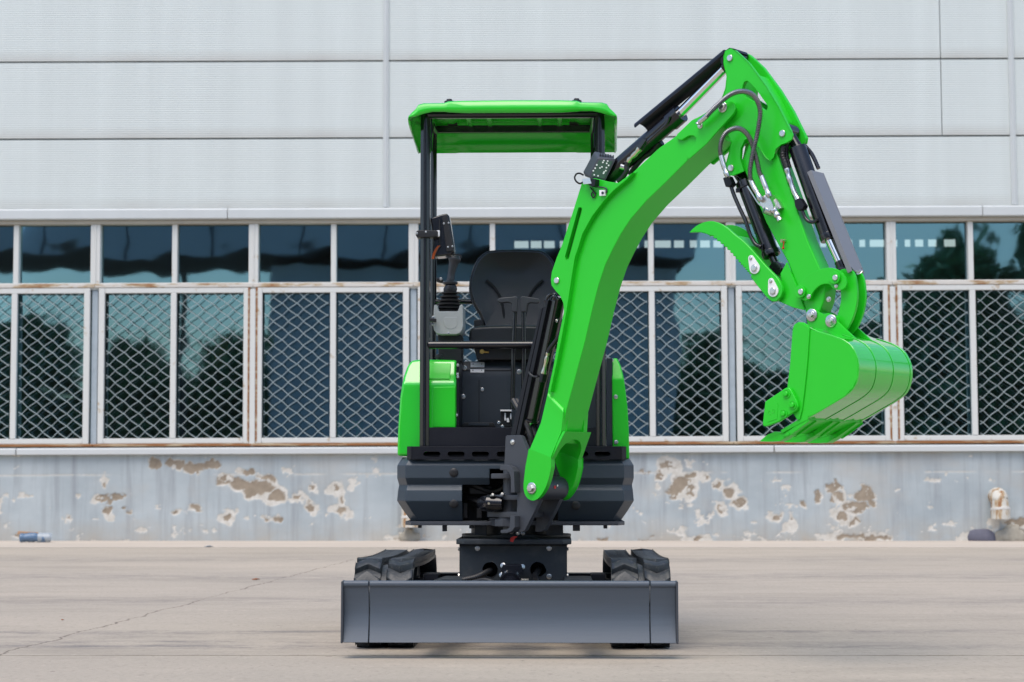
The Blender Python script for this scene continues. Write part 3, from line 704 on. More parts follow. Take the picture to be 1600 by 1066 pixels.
# shared bolt head meshes
def bolt_mesh():
    b = BM(); M = Matrix.Identity(4)
    lathe(b, [(1.25, 0), (1.25, .18), (1.15, .25), (0.9, .26)], M, 20)
    lathe(b, [(0.86, .2), (0.86, .75), (0.72, .9), (0.3, .92)], M, 6)
    return finish(b, 'bolt', 'zinc')
def pin_mesh():
    b = BM(); lathe(b, [(1.0, 0), (1.0, .35), (0.86, .5), (0.2, .52)], Matrix.Identity(4), 24)
    return finish(b, 'pin_cap', 'zinc')
BOLT, PIN = bolt_mesh(), pin_mesh()
def put(me_, name, pos, nrm, r, parent):
    o = bpy.data.objects.new(name, me_); link(o, parent)
    o.matrix_local = Matrix.Translation(pos) @ Vector(nrm).to_track_quat('Z', 'Y').to_matrix().to_4x4() @ Matrix.Scale(r, 4)
    return o
NW = -WV           # outward normal of the near side of the boom
FRONT = Vector((0, -1, 0))
def bolt(pos, nrm, r, parent): return put(BOLT, 'bolt', pos, nrm, r, parent)
def pin(pos, nrm, r, parent): return put(PIN, 'pin_cap', pos, nrm, r, parent)

# ---------------------------------------------------------------- undercarriage
def track(side):
    xc = side * 0.5005; hw = 0.115
    # belt centre line: big idler in front, sprocket behind, slight fall to the rear
    yf, rf_, yr, rr = -0.775, 0.134, 0.46, 0.130
    zf, zr = 0.041 + rf_, 0.041 + rr
    pts = []
    a_top = math.atan2((rf_ - rr) + (zf - zr), yr - yf)
    for i in range(25):
        a = R(90) + a_top * 0 + R(180) * i / 24
        pts.append((yf + rf_ * math.cos(a), zf + rf_ * math.sin(a)))
    for i in range(1, 16): pts.append((yf + (yr - yf) * i / 16, 0.041))
    for i in range(25):
        a = R(-90) + R(180) * i / 24
        pts.append((yr + rr * math.cos(a), zr + rr * math.sin(a)))
    for i in range(1, 16):
        t = i / 16; pts.append((yr + (yf - yr) * t, (zr + rr) * (1 - t) + (zf + rf_) * t - 0.008 * math.sin(math.pi * t)))
    n = len(pts)
    b = BM(); prof = [(-hw, .004), (-hw, .018), (-.012, .020), (-.010, .012), (.010, .012), (.012, .020), (hw, .018), (hw, .004), (hw - .01, 0), (-hw + .01, 0)]
    rings = []
    for i in range(n):
        p, q = pts[i - 1], pts[(i + 1) % n]; ty, tz = q[0] - p[0], q[1] - p[1]; l = math.hypot(ty, tz); ny, nz = -tz / l * -1, ty / l * -1
        ny, nz = tz / l * -1, ty / l            # candidate normal
        cy, cz = pts[i][0] - (yf + yr) / 2, pts[i][1] - 0.173
        if ny * cy + nz * cz * 3 < 0: ny, nz = -ny, -nz
        rings.append([b.verts.new((xc + u, pts[i][0] + ny * v, pts[i][1] + nz * v)) for u, v in prof])
    for i in range(n):
        A, B_ = rings[i], rings[(i + 1) % n]
        for k in range(len(prof)): b.faces.new((A[k], A[(k + 1) % len(prof)], B_[(k + 1) % len(prof)], B_[k]))
    tr = obj('track', b, 'rubber', exc)
    tag(tr, 'left rubber track with chevron lugs' if side < 0 else 'right rubber track with chevron lugs')
    # lugs: shared mesh, outer and inner half staggered
    P2 = [Vector((0, y, z)) for y, z in pts]; cum = [0]
    for i in range(n): cum.append(cum[-1] + (P2[(i + 1) % n] - P2[i]).length)
    tot = cum[-1]; cnt = 46; pitch = tot / cnt
    def point(s):
        s %= tot
        for i in range(n):
            if cum[i] <= s < cum[i + 1]:
                t = (s - cum[i]) / (cum[i + 1] - cum[i]); a, c_ = P2[i], P2[(i + 1) % n]
                return a.lerp(c_, t), (c_ - a).normalized()
        return P2[0], (P2[1] - P2[0]).normalized()
    for half in (-1, 1):
        lm = LUG[half]
        for k in range(cnt):
            p, t = point((k + (0.5 if half > 0 else 0)) * pitch)
            X = Vector((1, 0, 0)); N = X.cross(t)
            cy, cz = p.y - (yf + yr) / 2, p.z - 0.173
            if N.y * cy + N.z * cz * 3 < 0: N = -N
            Yv = N.cross(X)
            M = Matrix((X, Yv, N)).transposed().to_4x4(); M.translation = p + Vector((xc + half * 0.063, 0, 0))
            o = bpy.data.objects.new('tread_lug', lm); link(o, tr); o.matrix_local = M
    # wheels and frame inside the belt
    for nm, yy, zz, r_, w_ in (('idler', yf, zf, rf_ - .006, .05), ('sprocket', yr, zr, rr - .006, .04), ('roller', -.45, .085, .055, .09), ('roller', -.18, .085, .055, .09), ('roller', .1, .085, .055, .09)):
        b = BM(); add_cyl(b, (xc - w_, yy, zz), (xc + w_, yy, zz), r_ * .94, n=28); add_cyl(b, (xc - w_ * .35, yy, zz), (xc + w_ * .35, yy, zz), r_, n=28)
        add_cyl(b, (xc - w_ - .02, yy, zz), (xc + w_ + .02, yy, zz), r_ * .3, n=16)
        obj(nm, b, 'chassis', tr, bevel=0.004)
    b = BM(); add_box(b, xc - .055, xc + .055, yf + .06, yr - .05, .10, .225); add_box(b, xc - side * .055 - .02, xc - side * .055 + .02, yf - .03, yf + .25, .14, .22)
    obj('track_frame', b, 'chassis', tr, bevel=0.006)
    return tr
def lug_mesh(half):
    b = BM(); L = 0.100; nseg = 6
    def z_of(u):          # chevron: kinked bar
        return 0.027 * (1 - abs(u) * 2) * (1 if half < 0 else -1) * 1.25
    st = []
    for i in range(nseg + 1):
        u = -0.5 + i / nseg; x = u * L; y = z_of(u)
        st.append([b.verts.new((x, y - .0275, .014)), b.verts.new((x, y - .0205, .038)), b.verts.new((x, y + .0205, .038)), b.verts.new((x, y + .0275, .014))])
    for A, B_ in zip(st, st[1:]):
        for k in range(3): b.faces.new((A[k], A[k + 1], B_[k + 1], B_[k]))
    b.faces.new(st[0]); b.faces.new(st[-1][::-1])
    return finish(b, 'tread_lug', 'rubber', bevel=0.0035, seg=2, angle=40)
LUG = {-1: lug_mesh(-1), 1: lug_mesh(1)}
track(-1); track(1)

# car body: pedestal, top plate, cross members
b = BM()
ped = [(-0.2247, 0.3906), (0.2156, 0.391), (0.2153, 0.2427), (-0.2244, 0.2422)]
fplate(b, [(ped[0][0], ped[0][1]), (ped[1][0], ped[1][1]), (ped[1][0], 0.13), (ped[0][0], 0.13)], -0.50, 0.30,
       holes=[arc(x, z, 0.033, 0, 360, 20)[:-1] for x, z in [(-0.1013, 0.2917), (0.0977, 0.2919)]])
ch = obj('car_body', b, 'chassis', exc, bevel=0.004)
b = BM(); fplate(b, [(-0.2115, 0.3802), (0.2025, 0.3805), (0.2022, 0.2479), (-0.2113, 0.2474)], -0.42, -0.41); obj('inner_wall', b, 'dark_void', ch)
(xa_, za_), (xb_, zb_) = [(-0.2383, 0.3945), (0.2337, 0.4156)]
b = BM(); add_prism(b, [(xa_, -.50), (xa_ + .035, -.545), (xb_ - .035, -.545), (xb_, -.50), (xb_, .34), (xa_, .34)], lambda x, y: Vector((x, y, za_)), lambda x, y: Vector((x, y, zb_)))
obj('top_plate', b, 'chassis', ch, bevel=0.004)
for x, z in [(-0.1511, 0.3777), (0.1423, 0.378), (-0.1509, 0.2632), (0.1421, 0.2635)]: bolt(Vector((x, -.50, z)), FRONT, .0085, ch)
for x, z in [(-0.233, 0.373), (-0.2328, 0.2654), (0.2211, 0.3733), (0.2209, 0.2659)]:
    bolt(Vector((x + (.007 if x < 0 else -.007), -.44, z)), (1 if x > 0 else -1, 0, 0), .009, ch)
for s_ in (-1, 1):
    for yy in (-.38, .12):
        b = BM(); add_box(b, s_ * .19, s_ * .43, yy - .05, yy + .05, .15, .25); obj('axle_tube', b, 'black_paint', ch, bevel=0.005)
    b = BM(); add_box(b, s_ * .345 - .03, s_ * .345 + .03, -.46, -.30, .205, .272); obj('axle_clamp', b, 'black_paint', ch, bevel=0.004)
# blade with arms and ram
bp_ = []      # side profile (depth, z)
(x0b, zb0), (x1b, zb1) = [(-0.616, 0.0623), (0.615, 0.281)]
sx1, sx2 = [v[0] for v in [(-0.5178, 0.1861), (0.5161, 0.1877)]]
zlo, zhi = zb0 - .003, zb1
prof = []
for i in range(13):
    t = i / 12; z = zlo + (zhi - zlo) * t; prof.append((-1.30 + 0.030 * math.sin(math.pi * t) * (1 - .2 * t) + 0.006 * t, z))
prof_in = [(y + 0.012, z) for y, z in prof][::-1]
def blade_piece(name, xa, xb, parent, m='blade'):
    b = BM(); add_prism(b, prof + prof_in, lambda y, z: Vector((xa, y, z)), lambda y, z: Vector((xb, y, z)))
    add_cyl(b, (xa, prof[-1][0] + .010, zhi - .008), (xb, prof[-1][0] + .010, zhi - .008), .0125, n=14)
    return obj(name, b, m, parent, bevel=0.0015, seg=1, angle=50)
bl = blade_piece('blade', sx1 + .002, sx2 - .002, exc)
blade_piece('blade_extension', x0b + .004, sx1 - .002, bl); blade_piece('blade_extension', sx2 + .002, x1b - .004, bl)
for xe in (x0b, x1b):
    b = BM(); add_prism(b, [(-1.306, zlo - .002), (-1.300, zhi + .002), (-1.24, zhi + .004), (-1.225, zlo)], lambda y, z: Vector((xe - .004, y, z)), lambda y, z: Vector((xe + .004, y, z)))
    obj('end_plate', b, 'bracket_grey', bl, bevel=0.002, seg=1)
b = BM()
for s_ in (-1, 1):
    b = BM(); add_prism(b, [(-1.235, .10), (-1.235, .20), (-1.0, .225), (-.48, .23), (-.48, .16), (-1.0, .13)], lambda y, z: Vector((s_ * .25 - .035 + (-.02 * s_ if y > -.9 else .05 * s_), y, z)), lambda y, z: Vector((s_ * .25 + .035 + (-.02 * s_ if y > -.9 else .05 * s_), y, z)))
    obj('blade_arm', b, 'chassis', bl, bevel=0.005)
b = BM(); add_box(b, -.19, .19, -.98, -.90, .185, .226); obj('arm_brace', b, 'chassis', bl, bevel=0.005)
b = BM(); fplate(b, [(-0.3304, 0.248), (-0.2845, 0.2633), (-0.203, 0.2633), (-0.2029, 0.2482)], -.72, -.45); obj('arm_cover', b, 'chassis', bl, bevel=.003); b = BM(); fplate(b, [(0.2041, 0.2487), (0.2041, 0.2638), (0.3133, 0.264), (0.3184, 0.2488)], -.72, -.45); obj('arm_cover', b, 'chassis', bl, bevel=.003)
b = BM()
(cx, cz), = [(-0.0094, 0.2587)]; add_cyl(b, (cx, -1.20, .21), (cx, -.62, cz), .034, n=24); add_cyl(b, (cx, -.80, cz - .006), (cx, -.70, cz + .001), .043, n=24)
ram = obj('blade_ram', b, 'black_gloss', bl, bevel=0.004)
b = BM(); fplate(b, [(-0.0446, 0.3151), (0.0308, 0.3152), (0.0385, 0.2919), (0.0256, 0.2687), (-0.042, 0.2686), (-0.0524, 0.2918)], -.60, -.50); obj('ram_bracket', b, 'black_paint', ram, bevel=0.004)
for x, z in [(-0.044, 0.3108), (0.0337, 0.3057), (-0.0492, 0.2721)]: bolt(Vector((x, -.58, z)), (.3 * (1 if x > 0 else -1), -1, .2), .009, ram)
b = BM(); add_tube(b, catmull([(v[0], -.60, v[1]) for v in [(0.0315, 0.2526), (0.0599, 0.2527)]] , 2), .008, 8); obj('fitting', b, 'zinc', ram)
# hoses going into the pedestal
def hose(pts, r, m, parent, ring=0.0, pitch=0.005, n=10, name='hose'):
    path = catmull(pts, 14); L = sum((a - c_).length for a, c_ in zip(path, path[1:]))
    if ring:
        k = max(8, int(L / pitch) * 2); cum = [0]
        for a, c_ in zip(path, path[1:]): cum.append(cum[-1] + (a - c_).length)
        out = []; j = 0
        for i in range(k + 1):
            s_ = L * i / k
            while j < len(cum) - 2 and cum[j + 1] < s_: j += 1
            t = (s_ - cum[j]) / max(1e-9, cum[j + 1] - cum[j]); out.append(path[j].lerp(path[j + 1], t))
        path = out
    b = BM(); add_tube(b, path, r, n, rf=(lambda i: r + (ring if i % 2 else -ring)) if ring else None)
    o = link(bpy.data.objects.new(name, finish(b, name, m)), parent); return o
def fpts(lst, ys): return [(x, y, z) for (x, z), y in zip(lst, ys)]
hose(fpts([(-0.244, 0.2405), (-0.2002, 0.2559), (-0.1486, 0.2662), (-0.097, 0.2893)], (-.70, -.64, -.58, -.46)), .011, 'black_plastic', ch, ring=.0018, pitch=.012)
hose(fpts([(-0.1726, 0.2452), (-0.1213, 0.258), (-0.0828, 0.2529), (-0.0622, 0.2428)], (-.66, -.68, -.70, -.72)), .009, 'black_plastic', ch)
hose(fpts([(0.0907, 0.2466), (0.0855, 0.2697), (0.1011, 0.2903)], (-.64, -.58, -.46)), .013, 'black_plastic', ch)

# ---------------------------------------------------------------- slew ring and upper frame
z_ring0 = za_ + 0.02; (xu0, zu0), (xu1, zu1) = [(-0.4583, 0.4702), (0.4561, 0.4864)]
b = BM(); add_cyl(b, (0, -.1, zb_), (0, -.1, zb_ + .012), .235, n=48); sr = obj('slew_ring', b, 'chassis', exc, bevel=0.002)
b = BM(); add_cyl(b, (0, -.1, zb_ + .012), (0, -.1, zu0), .195, n=40); add_box(b, -.17, -.12, -.34, -.30, zb_ + .012, zu0); add_box(b, .13, .20, -.36, -.28, zb_ + .012, zu0); obj('bearing', b, 'chassis', sr)
b = BM(); fplate(b, [(-0.016, 0.4082), (-0.0134, 0.4237), (-0.0004, 0.4289), (0.0152, 0.4289), (0.0022, 0.4186), (-0.003, 0.4056)], -.58, -.577); obj('paint_mark', b, 'red_mark', sr)
b = BM(); add_prism(b, [(xu0 + .0, -.36), (xu0 + .03, -.445), (xu1 - .03, -.445), (xu1, -.36), (xu1, .5), (xu1 - .2, .66), (xu0 + .2, .66), (xu0, .5)], lambda x, y: Vector((x, y, zu0)), lambda x, y: Vector((x, y, zu1)))
uf = obj('upper_frame', b, 'bracket_grey', exc, bevel=0.003)
b = BM()
for px_a, px_b, zz in [(q[0], q[0] + w_, h_) for (q, w_, h_) in zip([(-0.4029, 0.4667), (-0.3018, 0.4667), (0.2401, 0.467), (0.3673, 0.4671), (-0.1901, 0.4668)], (.014, .018, .030, .016, .02), (.012, .026, .024, .014, .014))]:
    add_box(b, px_a, px_b, -.40, -.36, zu0 - zz, zu0 - .001)
obj('drain_plug', b, 'bracket_grey', uf, bevel=.002)

# front shell: lofted bands with the opening for the swing bracket
LEV = [(715.5, .022), (719, .012), (727, .0), (733, .0), (747, .0), (758, .020), (766, .004), (783, .0), (800, .027), (815, .054)]
levz = [v[1] for v in [(0, 0.7536), (0, 0.7391), (0, 0.718), (0, 0.7022), (0, 0.6653), (0, 0.6364), (0, 0.6153), (-0.0001, 0.5706), (-0.0001, 0.5259), (-0.0001, 0.4866)]]
xcut = [v[0] for v in [(-0.2166, 0.5785), (-0.103, 0.5785), (0.1793, 0.5785)]]
hwid = 0.4965
colx = [-hwid + .045, -.38, xcut[0], xcut[1], xcut[2], .38, hwid - .045]
def shell_row(inset):
    w_ = hwid - (inset if inset != .020 else .007); front = -.462 + inset; row = []
    for y in (.60, .25, -.10): row.append((-w_, y))
    row.append((-w_, front + .135))
    for x in colx:
        xx = x
        if x == colx[0]: xx = -w_ + .045
        if x == colx[-1]: xx = w_ - .045
        row.append((xx, front))
    row.append((w_, front + .135))
    for y in (-.10, .25, .60): row.append((w_, y))
    return row
b = BM(); grid = []
for (lv, ins), z in zip(LEV, levz): grid.append([b.verts.new((x, y, z)) for x, y in shell_row(ins)])
for i in range(len(grid) - 1):
    for k in range(len(grid[0]) - 1):
        if k in (6, 7) and 733 <= LEV[i][0] < 758 and k == 7: continue
        if k in (6, 7) and LEV[i][0] >= 758: continue
        b.faces.new((grid[i][k], grid[i][k + 1], grid[i + 1][k + 1], grid[i + 1][k]))
bmesh.ops.recalc_face_normals(b, faces=b.faces[:])
shell = obj('front_shell', b, 'shell_grey', exc)
sm = shell.modifiers.new('thick', 'SOLIDIFY'); sm.thickness = 0.010; sm.offset = -1 if True else 1
bv = shell.modifiers.new('soft', 'BEVEL'); bv.width = 0.003; bv.segments = 2; bv.limit_method = 'ANGLE'; bv.angle_limit = R(10)
wv = shell.modifiers.new('flat_faces', 'WEIGHTED_NORMAL'); wv.keep_sharp = True; wv.weight = 100
for x, z in [(-0.251, 0.6877), (-0.2508, 0.5601), (0.253, 0.5523), (0.2533, 0.6863)]:
    b = BM(); lathe(b, [(.0185, 0), (.0185, .004), (.016, .006), (.004, .0062)], Matrix.Translation((x, -.4615 if z > .63 else -.456, z)) @ FRONT.to_track_quat('Z', 'Y').to_matrix().to_4x4(), 24)
    obj('plug', b, 'black_plastic', shell)
b = BM(); add_box(b, -.42, .42, -.30, -.28, zu1 + .001, .77); obj('dark_backing', b, 'dark_void', uf)  # added black sheet, stands in for the shaded hollow behind the shell opening
b = BM()
for x0_, x1_, z0_, z1_ in ((-.215, -.20, .50, .56), (-.16, -.14, .50, .54), (-.19, -.10, .60, .63)): add_box(b, x0_, x1_, -.36, -.34, z0_, z1_)
for z_ in (.66, .60): add_tube(b, catmull([(-.25, -.32, z_), (-.16, -.37, z_ - .03), (-.09, -.36, z_ - .05), (-.03, -.33, z_ - .01)], 5), .013, 8)
obj('hose_bundle', b, 'black_plastic', uf)
# floor, slotted front rail, kick plate
z_r1, z_r0 = [v[1] for v in [(0.0002, 0.7956), (0.0002, 0.7416)]]
(xr0, _), (xr1, _) = [(-0.4464, 0.776), (0.4615, 0.7756)]
b = BM()
slots = []
zc_ = [v[1] for v in [(0.0002, 0.764)]][0]
for x0_, x1_ in [(p[0], q[0]) for p, q in zip([(-0.3776, 0.7654), (-0.2771, 0.7654), (-0.1767, 0.7654), (-0.0737, 0.7653), (0.0293, 0.7653), (0.1321, 0.7652), (0.2323, 0.7652), (0.3298, 0.7652)], [(-0.3062, 0.7654), (-0.2057, 0.7654), (-0.1054, 0.7653), (-0.0024, 0.7653), (0.1005, 0.7653), (0.2033, 0.7652), (0.3035, 0.7652), (0.3956, 0.7651)])]:
    rr_ = .0105; slots.append(arc(x0_ + rr_, zc_, rr_, 90, 270, 6) + arc(x1_ - rr_, zc_, rr_, -90, 90, 6))
fplate(b, [(xr0 + .02, z_r0), (xr1 - .02, z_r0), (xr1 - .02, z_r1), (xr0 + .02, z_r1)], -.474, -.462, holes=slots)
add_prism(b, [(xr0, -.44), (xr0 + .0195, -.474), (xr0 + .0195, -.2), (xr0, -.2)], lambda x, y: Vector((x, y, z_r0)), lambda x, y: Vector((x, y, z_r1)))
add_prism(b, [(xr1 - .0195, -.2), (xr1 - .0195, -.474), (xr1, -.44), (xr1, -.2)], lambda x, y: Vector((x, y, z_r0)), lambda x, y: Vector((x, y, z_r1)))
rail = obj('floor_rail', b, 'black_paint', exc, bevel=0.0018, seg=2)
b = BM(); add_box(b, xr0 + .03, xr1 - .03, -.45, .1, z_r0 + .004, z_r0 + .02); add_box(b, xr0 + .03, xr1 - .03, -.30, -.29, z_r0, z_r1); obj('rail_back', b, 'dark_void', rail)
b = BM(); add_box(b, xr0 + .022, xr1 - .022, -.46, .05, z_r1 - .012, z_r1 - .002); obj('floor_plate', b, 'black_paint', exc, bevel=.002)
b = BM(); fplate(b, [(-0.3653, 0.8751), (0.3629, 0.8745), (0.3626, 0.7964), (-0.365, 0.7967)], -.425, -.413); obj('kick_plate', b, 'black_paint', exc, bevel=0.002)

# side covers
def cover(name, poly, m, y0, y1, zc, k, bevel):
    b = BM(); fplate(b, poly, y0, y1)
    bmesh.ops.bisect_plane(b, geom=b.verts[:] + b.edges[:] + b.faces[:], plane_co=(0, 0, zc), plane_no=(0, 0, 1))
    for v in b.verts:
        if abs(v.co.y - y0) < 1e-4 and v.co.z > zc + 1e-4: v.co.y += (v.co.z - zc) * k
        if abs(v.co.y - y1) < 1e-4 and v.co.z > zc + 1e-4: v.co.y -= (v.co.z - zc) * .5
    return obj(name, b, m, exc, bevel=bevel, seg=3, angle=12)
lp = [(-0.4941, 0.7566), (-0.4919, 0.8637), (-0.4831, 1.006), (-0.47, 1.092), (-0.4567, 1.138), (-0.4407, 1.162), (-0.403, 1.167), (-0.2469, 1.164), (-0.2463, 0.8769), (-0.3881, 0.7565)]
zc1_ = [v[1] for v in [(-0.443, 1.06)]][0]
lc = cover('left_cover', lp, 'green_gloss', -.36, .50, zc1_, .55, .014)
b = BM(); fplate(b, [(-0.3431, 1.046), (-0.2505, 1.048), (-0.2501, 0.8768), (-0.348, 0.8769)], -.366, -.355); obj('cover_panel', b, 'green', lc, bevel=.004, seg=3)
b = BM(); ppan = [(-0.3605, 1.149), (-0.2716, 1.149), (-0.2742, 1.081), (-0.3603, 1.082)]
add_prism(b, ppan, lambda x, z: Vector((x, -.3655 + max(0, z - zc1_) * .55, z)), lambda x, z: Vector((x, -.35 + max(0, z - zc1_) * .55, z))); obj('filler_lid', b, 'green', lc, bevel=.003)
b = BM(); fplate(b, [(-0.4533, 1.131), (-0.3801, 1.13), (-0.3799, 1.063), (-0.4557, 1.063)], -.305, -.30)
b.free()
rp = [(0.408, 0.7456), (0.4065, 1.059), (0.4056, 1.161), (0.4136, 1.17), (0.4297, 1.169), (0.443, 1.139), (0.4535, 1.096), (0.4613, 1.042), (0.4703, 0.9647), (0.4753, 0.871), (0.4774, 0.7456)]
rc = cover('right_cover', rp, 'green', -.36, .50, [v[1] for v in [(0.416, 1.077)]][0], .5, .008)
for x, z in [(0.421, 1.004), (0.4215, 0.8149)]: bolt(Vector((x, -.361, z)), FRONT, .0072, rc)
for x, z in [(0.4064, 1.16)]: bolt(Vector((x, -.335, z)), FRONT, .006, rc)
b = BM(); fplate(b, [(0.3844, 1.167), (0.4086, 1.167), (0.4071, 0.7992), (0.3831, 0.7992)], -.35, .45); obj('inner_panel', b, 'panel_grey', rc, bevel=.002)
b = BM(); (fx, fz), = [(-0.3268, 1.171)]; lathe(b, [(.012, 0), (.012, .012), (.017, .013), (.017, .026), (.008, .030)], Matrix.Translation((fx, -.24, fz - .008)), 14); obj('filler_cap', b, 'black_plastic', lc)
# bolts down the inner edge of the left cover
b = BM(); fplate(b, [(-0.2479, 1.16), (-0.2371, 1.16), (-0.2366, 0.8775), (-0.2473, 0.8775)], -.34, .2); obj('edge_strip', b, 'black_paint', lc)
for x, z in [(-0.241, 1.139), (-0.2423, 1.101), (-0.2409, 1.09), (-0.246, 0.9285)]: bolt(Vector((x, -.342, z)), FRONT, .0046, lc)
# hood in front of and under the seat
HY = -0.04
(hx0, hz1), (hx1, hz0) = [(-0.2554, 1.177), (0.3965, 0.8248)]
zbend = [v[1] for v in [(-0.0206, 1.095)]][0]
b = BM(); add_prism(b, [(HY, hz0), (HY, zbend), (HY + .045, hz1), (.50, hz1), (.55, hz0)], lambda y, z: Vector((hx0, y, z)), lambda y, z: Vector((hx1, y, z)))
hood = obj('seat_hood', b, 'panel_grey', exc, bevel=0.004)
b = BM(); fplate(b, [(-0.1658, 1.093), (-0.1631, 1.093), (-0.1628, 0.8863), (-0.1656, 0.8863)], HY - .0015, HY); add_box(b, hx0 + .02, hx1 - .02, HY + .0185, HY + .0195, zbend + .038, zbend + .0415); obj('seam', b, 'dark_void', hood)
for k, (px_, w_, h_) in enumerate(zip([(-0.1729, 1.161), (-0.1729, 1.133)], (.061, .061), (.025, .017))):
    b = BM(); yy = HY + .045 * (px_[1] - zbend) / (hz1 - zbend)
    Mh = Matrix.Translation((px_[0], yy - .003, px_[1])) @ Matrix.Rotation(-math.atan2(.045, hz1 - zbend), 4, 'X')
    add_box(b, -w_ / 2, w_ / 2, -.003, .003, -h_ / 2, h_ / 2, Mh); hg = obj('hinge_plate', b, 'white_metal', hood, bevel=.0015)
    for sx in (-1, 1):
        b = BM(); add_cyl(b, Mh @ Vector((sx * .019, -.0031, .002)), Mh @ Vector((sx * .019, -.0045, .002)), .0022, n=8); obj('rivet', b, 'black_paint', hg)
for (x, z), r_ in zip([(-0.2288, 1.147), (-0.2342, 1.02), (-0.1504, 1.051), (0.0101, 1.129)], (.0085, .0085, .0065, .0085)):
    bolt(Vector((x, HY - .001 + max(0, z - zbend) * .4, z)), FRONT, r_, hood)
for x, z in [(-0.2247, 1.182), (-0.1101, 1.185)]: bolt(Vector((x, HY + .07, hz1)), (0, -.3, 1), .006, hood)
b = BM(); fplate(b, [(-0.2341, 0.884), (-0.2259, 0.9047), (-0.0988, 0.9046), (-0.0877, 0.8839)], -.14, -.10); fr_ = obj('foot_rest', b, 'black_plastic', exc, bevel=.004)
b = BM(); fplate(b, [(-0.2055, 0.9026), (-0.1174, 0.9025), (-0.1174, 0.8915), (-0.2055, 0.8916)], -.143, -.139); obj('tread_plate', b, 'panel_grey', fr_, bevel=.001)
b = BM(); fplate(b, [(-0.0661, 0.9525), (-0.0196, 0.9525), (-0.0196, 0.8842), (-0.066, 0.8842)], -.19, -.12); pd = obj('pedal_box', b, 'black_plastic', exc, bevel=.003)
b = BM(); fplate(b, [(-0.0661, 0.9566), (-0.0182, 0.9566), (-0.0182, 0.9498), (-0.066, 0.9498)], -.215, -.12); fplate(b, [(-0.0496, 0.9443), (-0.0428, 0.9443), (-0.0428, 0.9115), (-0.0496, 0.9115)], -.2, -.18); fplate(b, [(-0.025, 0.9416), (-0.0196, 0.9416), (-0.0196, 0.917), (-0.025, 0.917)], -.2, -.18); fplate(b, [(-0.0414, 0.9197), (-0.0305, 0.9224), (-0.0278, 0.9033), (-0.0387, 0.9033)], -.2, -.19); obj('pedal_bracket', b, 'white_metal', pd, bevel=.001)
for x, z in [(-0.0729, 0.9006), (-0.0578, 0.8842)]: bolt(Vector((x, -.2, z)), FRONT, .006, pd)

# ---------------------------------------------------------------- canopy
def post(name, pts, r, m, parent):
    b = BM(); add_tube(b, pts, r, 8, cap=True); return obj(name, b, m, parent, bevel=.002, seg=1, angle=30)
CAN = empty('canopy_anchor'); bpy.data.objects.remove(CAN)
zp_top = 2.212
PF = [(-.3755, -.42), (.3575, -.42)]; PB = [(-.381, .20), (.343, .20)]
def hexpost(x, y, z0, z1, hx, hy):
    c_ = .3
    return [(x - hx, y - hy * c_), (x - hx * c_, y - hy), (x + hx * c_, y - hy), (x + hx, y - hy * c_), (x + hx, y + hy * c_), (x + hx * c_, y + hy), (x - hx * c_, y + hy), (x - hx, y + hy * c_)]
frame = None
b = BM()
add_tube(b, [(PF[0][0], -.42, zp_top - .020), (PF[1][0], -.42, zp_top - .020)], .018, 12)
frame = obj('canopy_frame', b, 'black_gloss', exc)
for x, y in PF:
    b = BM(); add_prism(b, hexpost(x, y, 0, 0, .0205, .0205), lambda a, c_: Vector((a, c_, z_r1)), lambda a, c_: Vector((a, c_, zp_top))); obj('front_post', b, 'black_gloss', frame, bevel=.004, seg=2, angle=25)
for x, y in PB:
    b = BM(); add_prism(b, hexpost(x, y, 0, 0, .0145, .018), lambda a, c_: Vector((a, c_, 1.0)), lambda a, c_: Vector((a, c_, zp_top + .03))); obj('rear_post', b, 'black_gloss', frame, bevel=.004, seg=2, angle=25)
    b = BM(); add_tube(b, [(x * .985, -.42, zp_top - .014), (x * .985, .20, zp_top + .02)], .016, 10); obj('side_beam', b, 'black_gloss', frame)
(zq,) = [v[1] for v in [(-0.0264, 2.243)]]
b = BM(); add_box(b, PB[0][0] + .01, PB[1][0] - .01, .185, .215, zq - .0165, zq + .0165); obj('rear_beam', b, 'black_gloss', frame, bevel=.003)
(zq2,) = [v[1] for v in [(-0.0264, 1.46)]]
b = BM(); add_tube(b, [(PB[0][0], .20, zq2), (PB[1][0], .20, zq2)], .012, 10); obj('rear_bar', b, 'black_gloss', frame)
(zq3,) = [v[1] for v in [(-0.145, 1.219)]]
b = BM(); add_tube(b, [(PF[0][0] + .016, -.42, zq3), (PF[1][0] - .016, -.42, zq3)], .0165, 14); obj('handrail', b, 'black_gloss', frame)
for x, y in PF:      # gussets under the roof and weld beads at the foot
    s_ = -1 if x < 0 else 1
    b = BM(); add_prism(b, [(y + .02, zp_top - .03), (y + .02, zp_top - .16), (y + .035, zp_top - .17), (y + .16, zp_top - .03)], lambda a, c_: Vector((x - s_ * .026, a, c_)), lambda a, c_: Vector((x - s_ * .020, a, c_)))
    obj('gusset', b, 'black_gloss', frame)
for px_ in ("706,200", "898,200"): pass
for x in (-.295, .255):
    b = BM(); add_box(b, x - .022, x + .022, .18, .22, zq + .017, zq + .038); obj('roof_mount', b, 'black_plastic', frame, bevel=.004)
    for yy in (-.35, .24): pass
